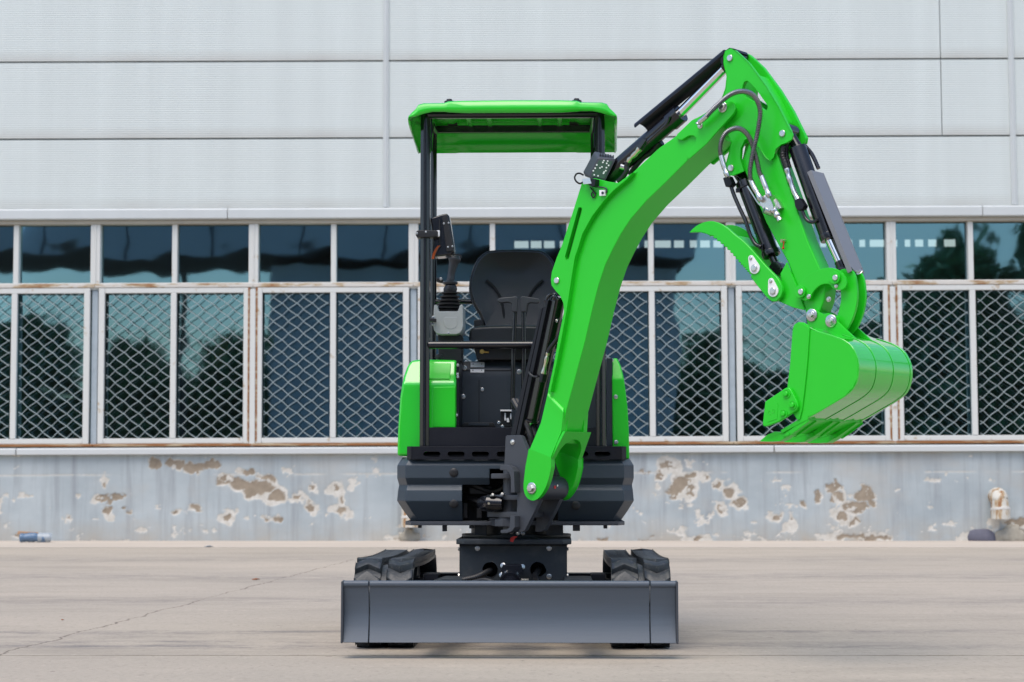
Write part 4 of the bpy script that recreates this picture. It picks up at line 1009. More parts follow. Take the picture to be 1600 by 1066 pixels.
# roof shell: sections from the front edge over the top to the rear, with hanging skirts
zt = 2.266
def sstep(t): t = max(0, min(1, t)); return t * t * (3 - 2 * t)
YF, YR = -.485, .345
def crown(y): return 2.224 + .042 * sstep((y - YF) / .30) - .012 * sstep((y - .2) / .14)
def roof():
    b = BM(); secs = []
    ys = [YF, YF + .012, YF + .04, -.38, -.28, -.18, -.05, .10, .22, .29, YR - .02, YR]
    for y in ys:
        t = (y - YF) / (YR - YF); c_ = crown(y)
        W_ = .400 + .012 * t; out = .433 + .024 * t
        hem = 2.128 + .030 * sstep((t - .1) / .9) + (.020 if t < .001 else .012 if t < .03 else .004 if t < .08 else 0)
        half = [(-out + .006, hem), (-out - .001, hem + .18 * (c_ - .024 - hem)), (-out + .001, hem + .42 * (c_ - .024 - hem)), (-out + .012, hem + .68 * (c_ - .024 - hem)), (-W_ - .004, c_ - .024), (-W_ + .008, c_ - .006), (-W_ + .028, c_),
                (-.335, c_ + .0005), (-.285, c_ + .001), (-.268, c_ + .008), (-.20, c_ + .010), (-.10, c_ + .0105), (0, c_ + .011)]
        secs.append([b.verts.new((x - .008, y, z)) for x, z in half + [(-x, z) for x, z in half[:-1][::-1]]])
    for A, B_ in zip(secs, secs[1:]):
        for k in range(len(A) - 1): b.faces.new((A[k], A[k + 1], B_[k + 1], B_[k]))
    # front lip with its wavy lower edge
    rows_ = [secs[0]]
    for f_, dy in ((.12, -.008), (.5, -.013), (1.0, -.015)):
        r_ = []
        for v in secs[0]:
            ax = abs(v.co.x + .008)
            lip = 2.1815 + (.0 if ax < .24 else .006 * sstep((ax - .24) / .05) if ax < .33 else .006 - .022 * sstep((ax - .33) / .10))
            z1 = min(v.co.z - .0005, lip); r_.append(b.verts.new((v.co.x * (1 - .004 * f_), YF + dy, v.co.z + (z1 - v.co.z) * f_)))
        rows_.append(r_)
    for A, B_ in zip(rows_, rows_[1:]):
        for k in range(1, len(A) - 2): b.faces.new((A[k], A[k + 1], B_[k + 1], B_[k]))
    for i, A in enumerate(rows_[:-1]): pass
    b.faces.new([secs[0][3]] + [r_[3] for r_ in rows_[1:]] + [secs[0][2]]) if False else None
    # rear skirt with pressed corner panels
    prev = secs[-1]
    for f_, dy in ((.12, .008), (.55, .014), (1.0, .010)):
        r_ = []
        for v in secs[-1]:
            ax = abs(v.co.x + .008); zl = 2.163; r_.append(b.verts.new((v.co.x * (1 - .006 * f_), YR + dy + (.010 if .28 < ax < .39 else 0) * f_, v.co.z + (min(zl, v.co.z - .001) - v.co.z) * f_)))
        for k in range(1, len(r_) - 2): b.faces.new((prev[k], prev[k + 1], r_[k + 1], r_[k]))
        prev = r_
    for v in [v for v in b.verts if not v.link_faces]: b.verts.remove(v)
    bmesh.ops.recalc_face_normals(b, faces=b.faces[:])
    return b
rf = obj('canopy_roof', roof(), 'canopy_green', exc)
cr_ = rf.modifiers.new('thick', 'SOLIDIFY'); cr_.thickness = .005; cr_.offset = 0
for x in (-.215, -.125, .10, .19):          # stiffening ribs pressed into the underside
    b = BM(); add_box(b, x - .011, x + .011, -.20, .20, zt - .012, zt - .002); obj('rib', b, 'canopy_green', rf, bevel=.006)
for x, z in [(-0.2769, 2.264), (0.2605, 2.261)]:
    b = BM(); lathe(b, [(.021, -.012), (.021, .003), (.012, .007), (.011, .012), (.003, .013)], Matrix.Translation((x, -.40, crown(-.40) + .016)), 18); obj('cap_bolt', b, 'black_plastic', rf)

# ---------------------------------------------------------------- seat
SY_ = .16
sh = [(-0.1486, 1.333), (-0.1659, 1.388), (-0.1946, 1.437), (-0.2119, 1.483), (-0.2163, 1.529), (-0.2063, 1.587), (-0.1834, 1.641), (-0.1547, 1.673), (-0.1174, 1.687), (-0.0139, 1.691)]
cx_ = sh[-1][0]
left = smooth2(sh, 4); outline = left + [(2 * cx_ - x, z) for x, z in left[:-1][::-1]]
b = BM(); rings = []
cz_ = sum(z for x, z in outline) / len(outline)
for k, (s_, y) in enumerate(((.93, SY_ + .10), (1.0, SY_ + .085), (1.0, SY_ + .02), (.985, SY_), (.95, SY_ - .012), (.86, SY_ - .006), (.6, SY_ + .012), (.25, SY_ + .02))):
    rings.append([b.verts.new((cx_ + (x - cx_) * s_, y + .10 * (z - 1.3), cz_ + (z - cz_) * s_)) for x, z in outline])
for A, B_ in zip(rings, rings[1:]):
    for i in range(len(A)): b.faces.new((A[i], A[(i + 1) % len(A)], B_[(i + 1) % len(A)], B_[i]))
b.faces.new(rings[0][::-1]); b.faces.new(rings[-1])
seat = obj('seat', b, 'vinyl', exc)
b = BM(); add_tube(b, [(cx_ + (x - cx_) * .995, SY_ + .004 + .10 * (z - 1.3), cz_ + (z - cz_) * .995) for x, z in outline], .0045, 6); obj('piping', b, 'vinyl', seat)
b = BM(); cu = [(-0.2071, 1.267), (-0.2043, 1.303), (-0.1847, 1.319), (-0.1116, 1.324), (-0.0104, 1.325), (0.0908, 1.324), (0.1638, 1.318), (0.1834, 1.302), (0.1861, 1.266), (0.1748, 1.232), (-0.1958, 1.233)]
fplate(b, cu, -.10, .22); obj('cushion', b, 'vinyl', seat, bevel=.018, seg=4)
b = BM(); add_tube(b, catmull([(x, -.10 + .012, z + .001) for x, z in [(-0.1987, 1.307), (-0.1678, 1.319), (-0.1116, 1.323), (-0.0104, 1.324), (0.0908, 1.322), (0.1525, 1.317), (0.1778, 1.305)]], 4), .004, 6); obj('piping', b, 'panel_grey', seat)
b = BM(); fplate(b, [(-0.1854, 1.234), (0.1636, 1.234), (0.1523, 1.18), (-0.1741, 1.181)], -.05, .25); obj('suspension', b, 'black_plastic', seat, bevel=.006)
b = BM(); fplate(b, [(-0.1928, 1.367), (-0.1585, 1.37), (-0.1499, 1.327), (-0.1927, 1.324)], .08, .2); obj('recliner_hinge', b, 'black_plastic', seat, bevel=.006)
def seam(lst):
    b = BM(); add_tube(b, catmull([(x, SY_ - .0125 + .10 * (z - 1.3) + .012, z) for x, z in lst], 5), .0055, 6); obj('seam', b, 'dark_void', seat)
seam([(-0.1402, 1.555), (-0.1115, 1.529), (-0.0857, 1.491), (-0.0713, 1.451), (-0.0627, 1.402), (-0.0598, 1.359)])
seam([(0.1122, 1.554), (0.0835, 1.528), (0.0577, 1.491), (0.0434, 1.45), (0.0347, 1.402), (0.0318, 1.359)])
seam([(-0.0999, 1.333), (-0.0913, 1.356), (-0.0541, 1.363), (-0.014, 1.364), (0.0318, 1.363), (0.0691, 1.355), (0.0776, 1.333)])
b = BM(); (vx, vz), = [(-0.1508, 1.216)]; add_cyl(b, (vx, -.06, vz), (vx, -.02, vz), .010, n=10); add_cyl(b, (vx - .01, -.05, vz), (vx + .03, -.05, vz - .002), .006, n=10); obj('valve', b, 'brass', seat)
# joystick console
b = BM(); cpoly = [(-0.3494, 1.401), (-0.3425, 1.406), (-0.3356, 1.401), (-0.3273, 1.376), (-0.2476, 1.376), (-0.238, 1.403), (-0.2311, 1.407), (-0.2256, 1.4), (-0.2246, 1.315), (-0.2282, 1.296), (-0.2391, 1.282), (-0.2556, 1.277), (-0.3215, 1.277), (-0.338, 1.282), (-0.349, 1.296), (-0.3527, 1.315)]
fplate(b, cpoly, -.24, -.02); con = obj('control_console', b, 'console_grey', exc, bevel=.007, seg=3)
b = BM(); add_prism(b, smooth2([(-0.3055, 1.35), (-0.3055, 1.317), (-0.289, 1.302), (-0.2644, 1.303), (-0.2508, 1.317), (-0.2508, 1.35)], 4), fr(-.2415), fr(-.238)); obj('thumb_recess', b, 'console_grey', con, bevel=.003)
b = BM(); fplate(b, [(-0.3378, 1.282), (-0.2329, 1.282), (-0.2326, 1.163), (-0.3319, 1.164)], -.18, -.02); obj('console_column', b, 'black_plastic', con, bevel=.008)
(bx_, bz_), (tx_, tz_) = [(-0.2928, 1.388), (-0.2847, 1.499)]
b = BM(); prof_b = []
for i in range(6):
    t = i / 5; r_ = .061 - .026 * t; h_ = (tz_ - bz_) * (t * .75) - .012
    prof_b += [(r_ - .007, h_), (r_ + .003, h_ + .003), (r_ + .004, h_ + .008), (r_ - .007, h_ + .0125)]
prof_b += [(.030, (tz_ - bz_) * .86), (.024, (tz_ - bz_) * 1.0)]
lathe(b, prof_b, Matrix.Translation((bx_, -.13, bz_)) @ Matrix.Shear('XY', 4, (0, 0)), 24)
for v in b.verts: v.co.x += (tx_ - bx_) * max(0, (v.co.z - bz_) / (tz_ - bz_))
obj('lever_boot', b, 'black_plastic', con)
b = BM(); lathe(b, [(.012, 0), (.030, .004), (.033, .012), (.026, .018), (.014, .02)], Matrix.Translation((tx_ - .001, -.13, tz_)), 20); obj('lever_flange', b, 'grip', con)
b = BM(); gp = [(x, -.13, z) for x, z in [(-0.2862, 1.507), (-0.2835, 1.538), (-0.278, 1.569), (-0.2711, 1.597), (-0.267, 1.616), (-0.2642, 1.63)]]
add_tube(b, catmull(gp, 4), .02, 16, rf=lambda i: (.0165 + .0012 * math.sin(i * .9) + (.010 * min(1, max(0, (i - 9) / 5)) if i < 17 else .010 - .006 * (i - 16) / 4))); obj('joystick', b, 'grip', con)
b = BM(); fplate(b, [(-0.3849, 1.345), (-0.3371, 1.342), (-0.3371, 1.327), (-0.3808, 1.331)], -.275, -.25); ll = obj('lock_lever', b, 'black_plastic', con, bevel=.003)
for x, z in [(-0.3515, 1.349), (-0.3514, 1.319)]: bolt(Vector((x, -.25, z)), FRONT, .005, ll)
b = BM(); fplate(b, [(-0.3506, 1.536), (-0.3199, 1.53), (-0.3199, 1.513), (-0.3478, 1.519)], -.1, -.06); obj('clip', b, 'black_plastic', con, bevel=.003)
bolt(Vector(([(-0.3282, 1.53)][0][0], -.101, [(-0.3282, 1.53)][0][1])), FRONT, .005, con)
(qx, qz), = [(-0.2875, 1.282)]; bolt(Vector((qx, -.24, qz)), FRONT, .004, con)
# travel levers
for k, (rod, grip_) in enumerate((([(-0.0117, 0.9541), (-0.0104, 1.062), (-0.0077, 1.211), (-0.0022, 1.369)], [(-0.0741, 1.418), (-0.066, 1.426), (-0.0144, 1.43), (0.0018, 1.433), (0.0113, 1.426), (0.0086, 1.366), (-0.0131, 1.366), (-0.0158, 1.401), (-0.028, 1.407), (-0.066, 1.404), (-0.0741, 1.41)]),
                                  ([(0.0342, 0.954), (0.0342, 1.062), (0.0357, 1.211), (0.0344, 1.369)], [(0.1022, 1.415), (0.0968, 1.423), (0.0507, 1.43), (0.029, 1.433), (0.0222, 1.426), (0.0235, 1.366), (0.0466, 1.366), (0.0507, 1.399), (0.0642, 1.405), (0.094, 1.403), (0.1022, 1.408)]))):
    b = BM(); add_tube(b, [(x, -.30, z) for x, z in rod], .0095, 12); lv = obj('travel_lever', b, 'black_gloss', exc)
    b = BM(); fplate(b, grip_, -.318, -.284); obj('lever_grip', b, 'grip', lv, bevel=.008, seg=3, angle=20)
# monitor box clamped to the left post
b = BM(); bx = [(-0.3564, 1.755), (-0.308, 1.771), (-0.2865, 1.775), (-0.2757, 1.765), (-0.2689, 1.725), (-0.2538, 1.627), (-0.2565, 1.611), (-0.2699, 1.6), (-0.3021, 1.595), (-0.3317, 1.592), (-0.3479, 1.601), (-0.3427, 1.671), (-0.351, 1.725)]
fplate(b, bx, -.40, -.30); mon = obj('monitor_box', b, 'black_gloss', exc, bevel=.008, seg=3)
b = BM(); fplate(b, [(-0.3184, 1.749), (-0.313, 1.749), (-0.3127, 1.643), (-0.3181, 1.643)], -.412, -.40); fplate(b, [(-0.305, 1.759), (-0.2835, 1.765), (-0.2562, 1.616), (-0.2858, 1.611)], -.410, -.398); obj('monitor_face', b, 'black_plastic', mon, bevel=.003)
for x, z in [(-0.2978, 1.73), (-0.2777, 1.733), (-0.2801, 1.631), (-0.2613, 1.634)]: bolt(Vector((x, -.411, z)), FRONT, .0032, mon)
b = BM(); fplate(b, [(-0.4131, 1.689), (-0.4064, 1.696), (-0.369, 1.698), (-0.3208, 1.695), (-0.3207, 1.67), (-0.3635, 1.666), (-0.4063, 1.666), (-0.413, 1.675)], -.455, -.39); cl = obj('clamp', b, 'black_plastic', mon, bevel=.005)
for x, z in [(-0.4073, 1.683), (-0.3699, 1.689)]: bolt(Vector((x, -.456, z)), FRONT, .0036, cl)
b = BM(); fplate(b, [(-0.3274, 1.698), (-0.314, 1.699), (-0.314, 1.675), (-0.3274, 1.671)], -.435, -.41); obj('clamp_foot', b, 'white_metal', cl, bevel=.001)
for k in range(3):
    b = BM(); add_tube(b, catmull([(x + k * .006, -.40 - .004 * k, z) for x, z in [(-0.3211, 1.638), (-0.3318, 1.625), (-0.3425, 1.603), (-0.3478, 1.582)]], 5), .0028, 6); obj('wire', b, 'orange' if k != 2 else 'black_plastic', mon)
b = BM(); add_tube(b, catmull([(x, -.38, z) for x, z in [(-0.2764, 1.6), (-0.2495, 1.604), (-0.2306, 1.6), (-0.2252, 1.589)]], 4), .0022, 6); obj('wire', b, 'black_plastic', mon)

# ---------------------------------------------------------------- swing bracket
NB = -.075
swp = [(0.0375, 0.8314), (0.0442, 0.8351), (0.1104, 0.8353), (0.1203, 0.83), (0.1629, 0.7531), (0.2018, 0.6693), (0.2276, 0.6314), (0.2243, 0.5962), (0.1854, 0.5304), (0.1365, 0.4565), (0.1201, 0.4487), (0.0873, 0.4481), (0.0906, 0.4914), (0.0972, 0.555), (0.0972, 0.6517), (0.0873, 0.6875), (0.0675, 0.708), (0.0309, 0.7159)]
b = BM(); plate(b, swp, -.075, -.052); plate(b, swp, .052, .075)
sw = obj('swing_bracket', b, 'bracket_grey', exc, bevel=.003)
b = BM()
(pr, pz), = [(0.1974, 0.6239)]
b = BM(); add_cyl(b, P(pr, pz, -.0749), P(pr, pz, .0749), .047, n=32); add_cyl(b, P(pr, pz, -.104), P(pr, pz, .104), .020, n=24); pb_ = obj('boom_foot_boss', b, 'bracket_grey', sw, bevel=.004)
b = BM(); add_cyl(b, P(pr + .0465, pz + .004, -.018), P(pr + .0485, pz + .004, -.018), .007, n=10); obj('paint_mark', b, 'red_mark', pb_)
b = BM(); add_cyl(b, P(pr + .0465, pz + .010, -.004), P(pr + .0500, pz + .010, -.004), .0045, n=8); obj('grease_nipple', b, 'zinc', pb_)
zt_ = [v[1] for v in [(-0.0001, 0.7166), (-0.0001, 0.67), (0, 0.5925), (0, 0.5821), (0, 0.5253), (0, 0.5125), (0, 0.4557)]]
b = BM()
add_cyl(b, (S0.x, S0.y, zt_[6] - .004), (S0.x, S0.y, zt_[0] + .0), .028, n=28)
for za2, zb2 in ((zt_[3], zt_[2]), (zt_[5], zt_[4])):
    pl = [(.13, -.055), (.13, .055), (.0, .055), (-.085, .040), (-.105, .02), (-.105, -.02), (-.085, -.040), (0, -.055)]
    add_prism(b, pl, lambda r, o: P(r, za2 - .006, o), lambda r, o: P(r, zb2 + .004, o))
add_prism(b, arc(0, 0, .05, 0, 360, 20)[:-1], lambda r, o: P(r, zt_[6] + .012, o), lambda r, o: P(r, zt_[6] + .055, o))
obj('swing_post', b, 'bracket_grey', sw, bevel=.004)
cb = [(-0.0817, 0.6799), (0.0028, 0.6799), (0.0028, 0.6645), (-0.0817, 0.6645)]; (nx0, nz0), (nx1, nz1) = [(-0.0837, 0.6622), (0.0014, 0.6827)]
b = BM()      # fixed lugs of the main frame above and below the post
add_prism(b, [(S0.x - .09, -.30), (S0.x - .075, S0.y - .03), (S0.x - .03, S0.y - .055), (S0.x + .03, S0.y - .055), (S0.x + .09, -.30)], lambda x, y: Vector((x, y, nz0)), lambda x, y: Vector((x, y, nz1)))
add_prism(b, [(S0.x - .10, -.30), (S0.x - .06, S0.y - .03), (S0.x - .03, S0.y - .05), (S0.x + .03, S0.y - .05), (S0.x + .10, -.30)], lambda x, y: Vector((x, y, zu0 - .0)), lambda x, y: Vector((x, y, zu1 + .012)))
obj('frame_lug', b, 'bracket_grey', uf, bevel=.003)
cyo = [(x, z) for x, z in [(0.0375, 0.7158), (0.074, 0.7168), (0.0971, 0.7078), (0.1103, 0.6899), (0.1136, 0.606), (0.0938, 0.6059), (0.0922, 0.6696), (0.0839, 0.6874), (0.0707, 0.6952), (0.0375, 0.6953)]]
b = BM(); plate(b, cyo, -.11, -.0755); obj('guard_loop', b, 'bracket_grey', sw, bevel=.003)
cyo = [(x, z) for x, z in [(0.1135, 0.5146), (0.1135, 0.469), (0.1004, 0.4536), (0.074, 0.4455), (0.0409, 0.445), (0.0409, 0.4578), (0.0707, 0.4595), (0.0872, 0.4686), (0.0905, 0.5144)]]
b = BM(); plate(b, cyo, -.11, -.0755); obj('guard_loop', b, 'bracket_grey', sw, bevel=.003)
b = BM(); (ex, ez), = [(-0.0959, 0.5621)]; add_tube(b, [(ex - .035, -.52, ez), (ex - .025, -.60, ez), (ex, -.64, ez), (ex + .05, -.645, ez)], .02, 16, rf=lambda i: (.018, .030, .034, .026)[i]); sc_ = obj('swing_ram', b, 'black_gloss', sw)
b = BM(); (gx, gz), = [(-0.0983, 0.5625)]; add_cyl(b, (gx, -.665, gz), (gx, -.685, gz), .005, n=10); obj('grease_nipple', b, 'zinc_yellow', sc_)
for x, z in [(-0.0444, 0.598), (-0.083, 0.5941)]: bolt(Vector((x, -.66, z - .002)), (0, 0, 1), .010, sw)
for x, z in [(-0.0074, 0.4479), (0.0181, 0.4428), (0.0386, 0.4429), (-0.0228, 0.453)]: bolt(Vector((x, -.68, z)), (0, -.5, -1), .007, sw)
bolt(P(*[(0.0749, 0.8076)][0], -.0755), NW, .0085, sw)

# ---------------------------------------------------------------- boom
HB, HF = .0725, .094
box_top = "882,650 917,520 914,533 925,485 935,446 951,400 958.5,387 970,366 985.5,342 1010,314 1040,285 1075,250 1103,226 1123,203 1143,180 1148,171 1146,163 1139,159 1132,159 1093,182 1056,213 1030,231 1000,259 987,271 966,286 950,284 930,279 917,279 909,286 895,331 878,383 870,402 863,425 860.5,437 861.5,446 868,455 875,462 880,474 881,487 873,525 865,570 855,617 850,645"
bpoly = [(0.3421, 0.9192), (0.4059, 1.105), (0.4376, 1.196), (0.4724, 1.315), (0.5038, 1.41), (0.5382, 1.49), (0.577, 1.552), (0.6125, 1.602), (0.6599, 1.657), (0.734, 1.72), (0.8236, 1.782), (0.9265, 1.857), (1.008, 1.906), (1.065, 1.955), (1.122, 2.004), (1.136, 2.023), (1.131, 2.043), (1.111, 2.055), (1.091, 2.058), (0.9798, 2.016), (0.8719, 1.954), (0.795, 1.918), (0.7049, 1.859), (0.6654, 1.833), (0.6013, 1.802), (0.5521, 1.812), (0.49, 1.831), (0.4493, 1.835), (0.424, 1.82), (0.3793, 1.71), (0.3247, 1.582), (0.2989, 1.536), (0.2762, 1.479), (0.2681, 1.449), (0.2713, 1.426), (0.2922, 1.401), (0.3146, 1.382), (0.3305, 1.351), (0.3336, 1.318), (0.3078, 1.223), (0.2819, 1.11), (0.2512, 0.9998), (0.2203, 0.8968), (0.2073, 0.859), (0.1942, 0.8187), (0.3037, 0.7995), (0.3261, 0.8468)]
slot = arc(0, 0, 1, 90, 270, 5)
sa, sb_ = [(0.3534, 1.542), (0.4189, 1.716)]
def capsule(a, c_, r_):
    ang = math.degrees(math.atan2(c_[1] - a[1], c_[0] - a[0]))
    return arc(c_[0], c_[1], r_, ang - 90, ang + 90, 6) + arc(a[0], a[1], r_, ang + 90, ang + 270, 6)
b = BM(); plate(b, bpoly, -HB, HB)
boom = obj('boom', b, 'green', exc, bevel=.004, seg=2)
# raised ear plate along the back with its long slot
ear = [(0.2899, 1.476), (0.285, 1.446), (0.2882, 1.423), (0.309, 1.399), (0.3314, 1.379), (0.3472, 1.348), (0.3503, 1.315), (0.3246, 1.221), (0.2988, 1.109), (0.2698, 1.004), (0.2826, 1.003), (0.3116, 1.108), (0.3405, 1.22), (0.363, 1.315), (0.3759, 1.382), (0.3855, 1.432), (0.4048, 1.526), (0.4206, 1.56), (0.4428, 1.615), (0.49, 1.68), (0.5491, 1.737), (0.5924, 1.77), (0.6596, 1.809), (0.687, 1.832), (0.6749, 1.827), (0.617, 1.798), (0.568, 1.808), (0.5061, 1.827), (0.4655, 1.831), (0.4404, 1.816), (0.3958, 1.706), (0.3414, 1.579), (0.3157, 1.533)]
sl = capsule(*[(0.3668, 1.529), (0.4321, 1.713)], .0095)
for sgn, nm in ((-1, 'near'), (1, 'far')):
    b = BM(); plate(b, ear, sgn * HF, sgn * (HB + .0005), holes=[sl]); obj('ear_plate', b, 'green', boom, bevel=.006, seg=3)
    b = BM(); (q1, q2) = [(0.3668, 1.529), (0.4321, 1.713)]; plate(b, capsule(q1, q2, .0094), sgn * (HB + .001), sgn * (HB + .002)); obj('slot_floor', b, 'dark_void', boom)
tipd = [(0.8825, 1.94), (0.8855, 1.958), (0.9527, 2.003), (0.9902, 2.014), (1.104, 2.056), (1.127, 2.056), (1.143, 2.044), (1.15, 2.024), (1.14, 2.006), (1.075, 1.954), (1.018, 1.905), (0.9399, 1.856), (0.9226, 1.868), (0.9285, 1.881), (0.9692, 1.913), (0.9723, 1.932), (0.9608, 1.943), (0.9407, 1.946), (0.9057, 1.933)]
for sgn in (-1, 1):
    b = BM(); plate(b, tipd, sgn * .086, sgn * (HB + .0005)); obj('tip_plate', b, 'green', boom, bevel=.004)
# splayed fork at the foot
st = [([(0.254, 1.002), (0.3338, 0.937)], .074), ([(0.257, 0.9892), (0.3368, 0.9216)], .082), ([(0.2262, 0.8837), (0.3287, 0.844)], .084), ([(0.1837, 0.7753), (0.29, 0.7415)], .104)]
foot_arc = smooth2([(0.1674, 0.7072), (0.1609, 0.6617), (0.1576, 0.6314), (0.1625, 0.6062), (0.1771, 0.5873), (0.1998, 0.5786), (0.2224, 0.585), (0.2417, 0.6014), (0.261, 0.6265), (0.2771, 0.6615), (0.2899, 0.7065)], 3)
for sgn in (-1, 1):
    b = BM()
    def ring(off):
        L_ = []
        for pr_, o in st: L_.append([b.verts.new(P(q[0], q[1], sgn * (o - off))) for q in pr_])
        A = [b.verts.new(P(q[0], q[1], sgn * (.104 - off))) for q in foot_arc]
        return L_, A
    Lo, Ao = ring(0); Li, Ai = ring(.030)
    for (L_, A) in ((Lo, Ao), (Li, Ai)):
        for u, v in zip(L_, L_[1:]): b.faces.new((u[0], u[1], v[1], v[0]))
        b.faces.new([L_[-1][0]] + A + [L_[-1][1]])
    oc = [l[0] for l in Lo] + Ao + [l[1] for l in Lo[::-1]]; ic = [l[0] for l in Li] + Ai + [l[1] for l in Li[::-1]]
    for i in range(len(oc)): b.faces.new((oc[i], oc[(i + 1) % len(oc)], ic[(i + 1) % len(oc)], ic[i]))
    obj('fork_cheek', b, 'green', boom, bevel=.0035, seg=2, angle=14)
# web across the fork with its arched opening
(ra, za2), (rb2, zb2) = [(0.3506, 0.8458), (0.2932, 0.7415)]
b = BM(); o_a = .098
webp = [(-o_a * .86, 0), (o_a * .86, 0), (o_a, 1), (o_a * .74, 1)] + [(o_a * .74 * math.cos(R(a)), .92 - .62 * math.sin(R(a))) for a in range(10, 171, 10)] + [(-o_a * .74, 1), (-o_a, 1)]
add_prism(b, webp, lambda o, t: P(ra + (rb2 - ra) * t - .001, za2 + (zb2 - za2) * t, o), lambda o, t: P(ra + (rb2 - ra) * t - .016, za2 + (zb2 - za2) * t, o))
obj('fork_web', b, 'green', boom, bevel=.002)
b = BM()
for k in range(3): add_tube(b, catmull([P(.03, .98, -.02 + .02 * k), P(.12, .86, -.03 + .03 * k), P(.13, .74, -.03 + .03 * k), P(.07, .60, -.02 + .02 * k)], 5), .012, 8)
obj('hose_bundle', b, 'black_plastic', boom)
def bigbolt(pos, parent, r=.014):
    o = bolt(pos, NW, r, parent); return o
bigbolt(P(pr, pz, -.1045), boom, .0185)
pin(P(*[(0.3171, 1.44)][0], -.0945), NW, .0125, boom)
bigbolt(P(*[(1.093, 2.034)][0], -.0865), boom, .0155)
bigbolt(P(*[(0.9921, 1.978)][0], -.0865), boom, .0095)
bolt(P(*[(0.267, 1.287)][0], -.03), (-.9, -.3, .3), .008, boom)
# boom ram: barrel above, rod down to the swing bracket, guard on its back
(t0, t1), (m0, m1), (e0, e1), (f0_, f1_) = [(0.2485, 1.448), (0.1067, 0.9011), (0.0934, 0.8576), (0.0701, 0.7935)]
b = BM(); add_cyl(b, P(t0 - .001, t1 - .06), P(m0, m1), .0335, n=28); add_cyl(b, P(m0, m1), P(m0 + (m0 - t0) * .02, m1 + (m1 - t1) * .02), .038, n=28); br = obj('boom_ram', b, 'black_gloss', boom, bevel=.003)
b = BM(); add_cyl(b, P(m0, m1), P(e0, e1), .019, n=20); obj('rod', b, 'chrome', br)
b = BM(); add_cyl(b, P(e0, e1), P(f0_, f1_), .024, n=20); add_cyl(b, P(f0_, f1_, -.05), P(f0_, f1_, .05), .026, n=20); obj('rod_eye', b, 'black_gloss', br, bevel=.003)
gd = [(0.2122, 1.36), (0.222, 1.38), (0.235, 1.389), (0.2512, 1.386), (0.2576, 1.367), (0.1726, 1.141), (0.1067, 0.9384), (0.0669, 0.8262), (0.0436, 0.8111), (0.0503, 0.8471)]
b = BM(); plate(b, [(0.1991, 1.34), (0.2105, 1.342), (0.0636, 0.8109), (0.0369, 0.8112)], -.052, -.046); plate(b, [(0.2154, 1.36), (0.2285, 1.374), (0.2382, 1.369), (0.0868, 0.8208), (0.0669, 0.816)], -.050, -.02); obj('ram_guard', b, 'black_paint', br, bevel=.002)
b = BM(); plate(b, [(0.2303, 1.375), (0.2627, 1.368), (0.1447, 0.8994), (0.0787, 0.9008)], -.036, -.030); obj('barrel_cover', b, 'black_gloss', br, bevel=.002)
b = BM(); add_tube(b, catmull([P(x, z, -.045) for x, z in [(0.2219, 1.344), (0.2219, 1.37), (0.2382, 1.389), (0.2642, 1.393), (0.2835, 1.371)]], 4), .006, 8); obj('pipe', b, 'black_gloss', br)
hose([P(x, z, -.05) for x, z in [(0.3129, 1.288), (0.2935, 1.228), (0.2677, 1.198), (0.245, 1.176), (0.2369, 1.161)]], .009, 'black_plastic', br)
b = BM(); fp = [P(x, z, -.05) for x, z in [(0.2369, 1.167), (0.232, 1.149), (0.2255, 1.126), (0.2173, 1.096), (0.2124, 1.078)]]
add_tube(b, catmull(fp, 3), .008, 10, rf=lambda i: (.007, .008, .009, .006, .009, .0095, .009, .0075, .008, .009, .011, .012, .012)[i]); obj('fitting', b, 'zinc_yellow', br)
b = BM(); plate(b, [(0.2052, 1.084), (0.2215, 1.081), (0.2117, 1.043), (0.1954, 1.046)], -.06, -.03); obj('port_block', b, 'black_paint', br, bevel=.003)
b = BM(); add_tube(b, catmull([P(x, z, -.058) for x, z in [(0.1445, 1.088), (0.1511, 1.078), (0.1675, 1.069), (0.1903, 1.066)]], 4), .004, 6); obj('cable_tie', b, 'grip', br)

# arm ram over the back of the boom
(a0, a1), (c0, c1), (d0, d1), (e0, e1) = [(0.4986, 1.847), (0.8406, 2.054), (1.046, 2.202), (1.097, 2.229)]
b = BM(); add_cyl(b, P(a0, a1), P(c0, c1), .034, n=28); ux, uz = (c0 - a0), (c1 - a1); ul = math.hypot(ux, uz); ux, uz = ux / ul, uz / ul
add_cyl(b, P(c0 - ux * .05, c1 - uz * .05), P(c0 + ux * .006, c1 + uz * .006), .039, n=28)
add_cyl(b, P(a0 - ux * .03, a1 - uz * .03, -.04), P(a0 - ux * .03, a1 - uz * .03, .04), .036, n=24)
arm_ram = obj('arm_ram', b, 'black_gloss', boom, bevel=.003)
b = BM(); add_cyl(b, P(c0, c1), P(d0, d1), .0195, n=24); obj('rod', b, 'chrome', arm_ram)
b = BM(); add_cyl(b, P(d0, d1), P(e0, e1), .027, n=20); add_cyl(b, P(e0, e1, -.033), P(e0, e1, .033), .032, n=20); obj('rod_eye', b, 'black_gloss', arm_ram, bevel=.003)
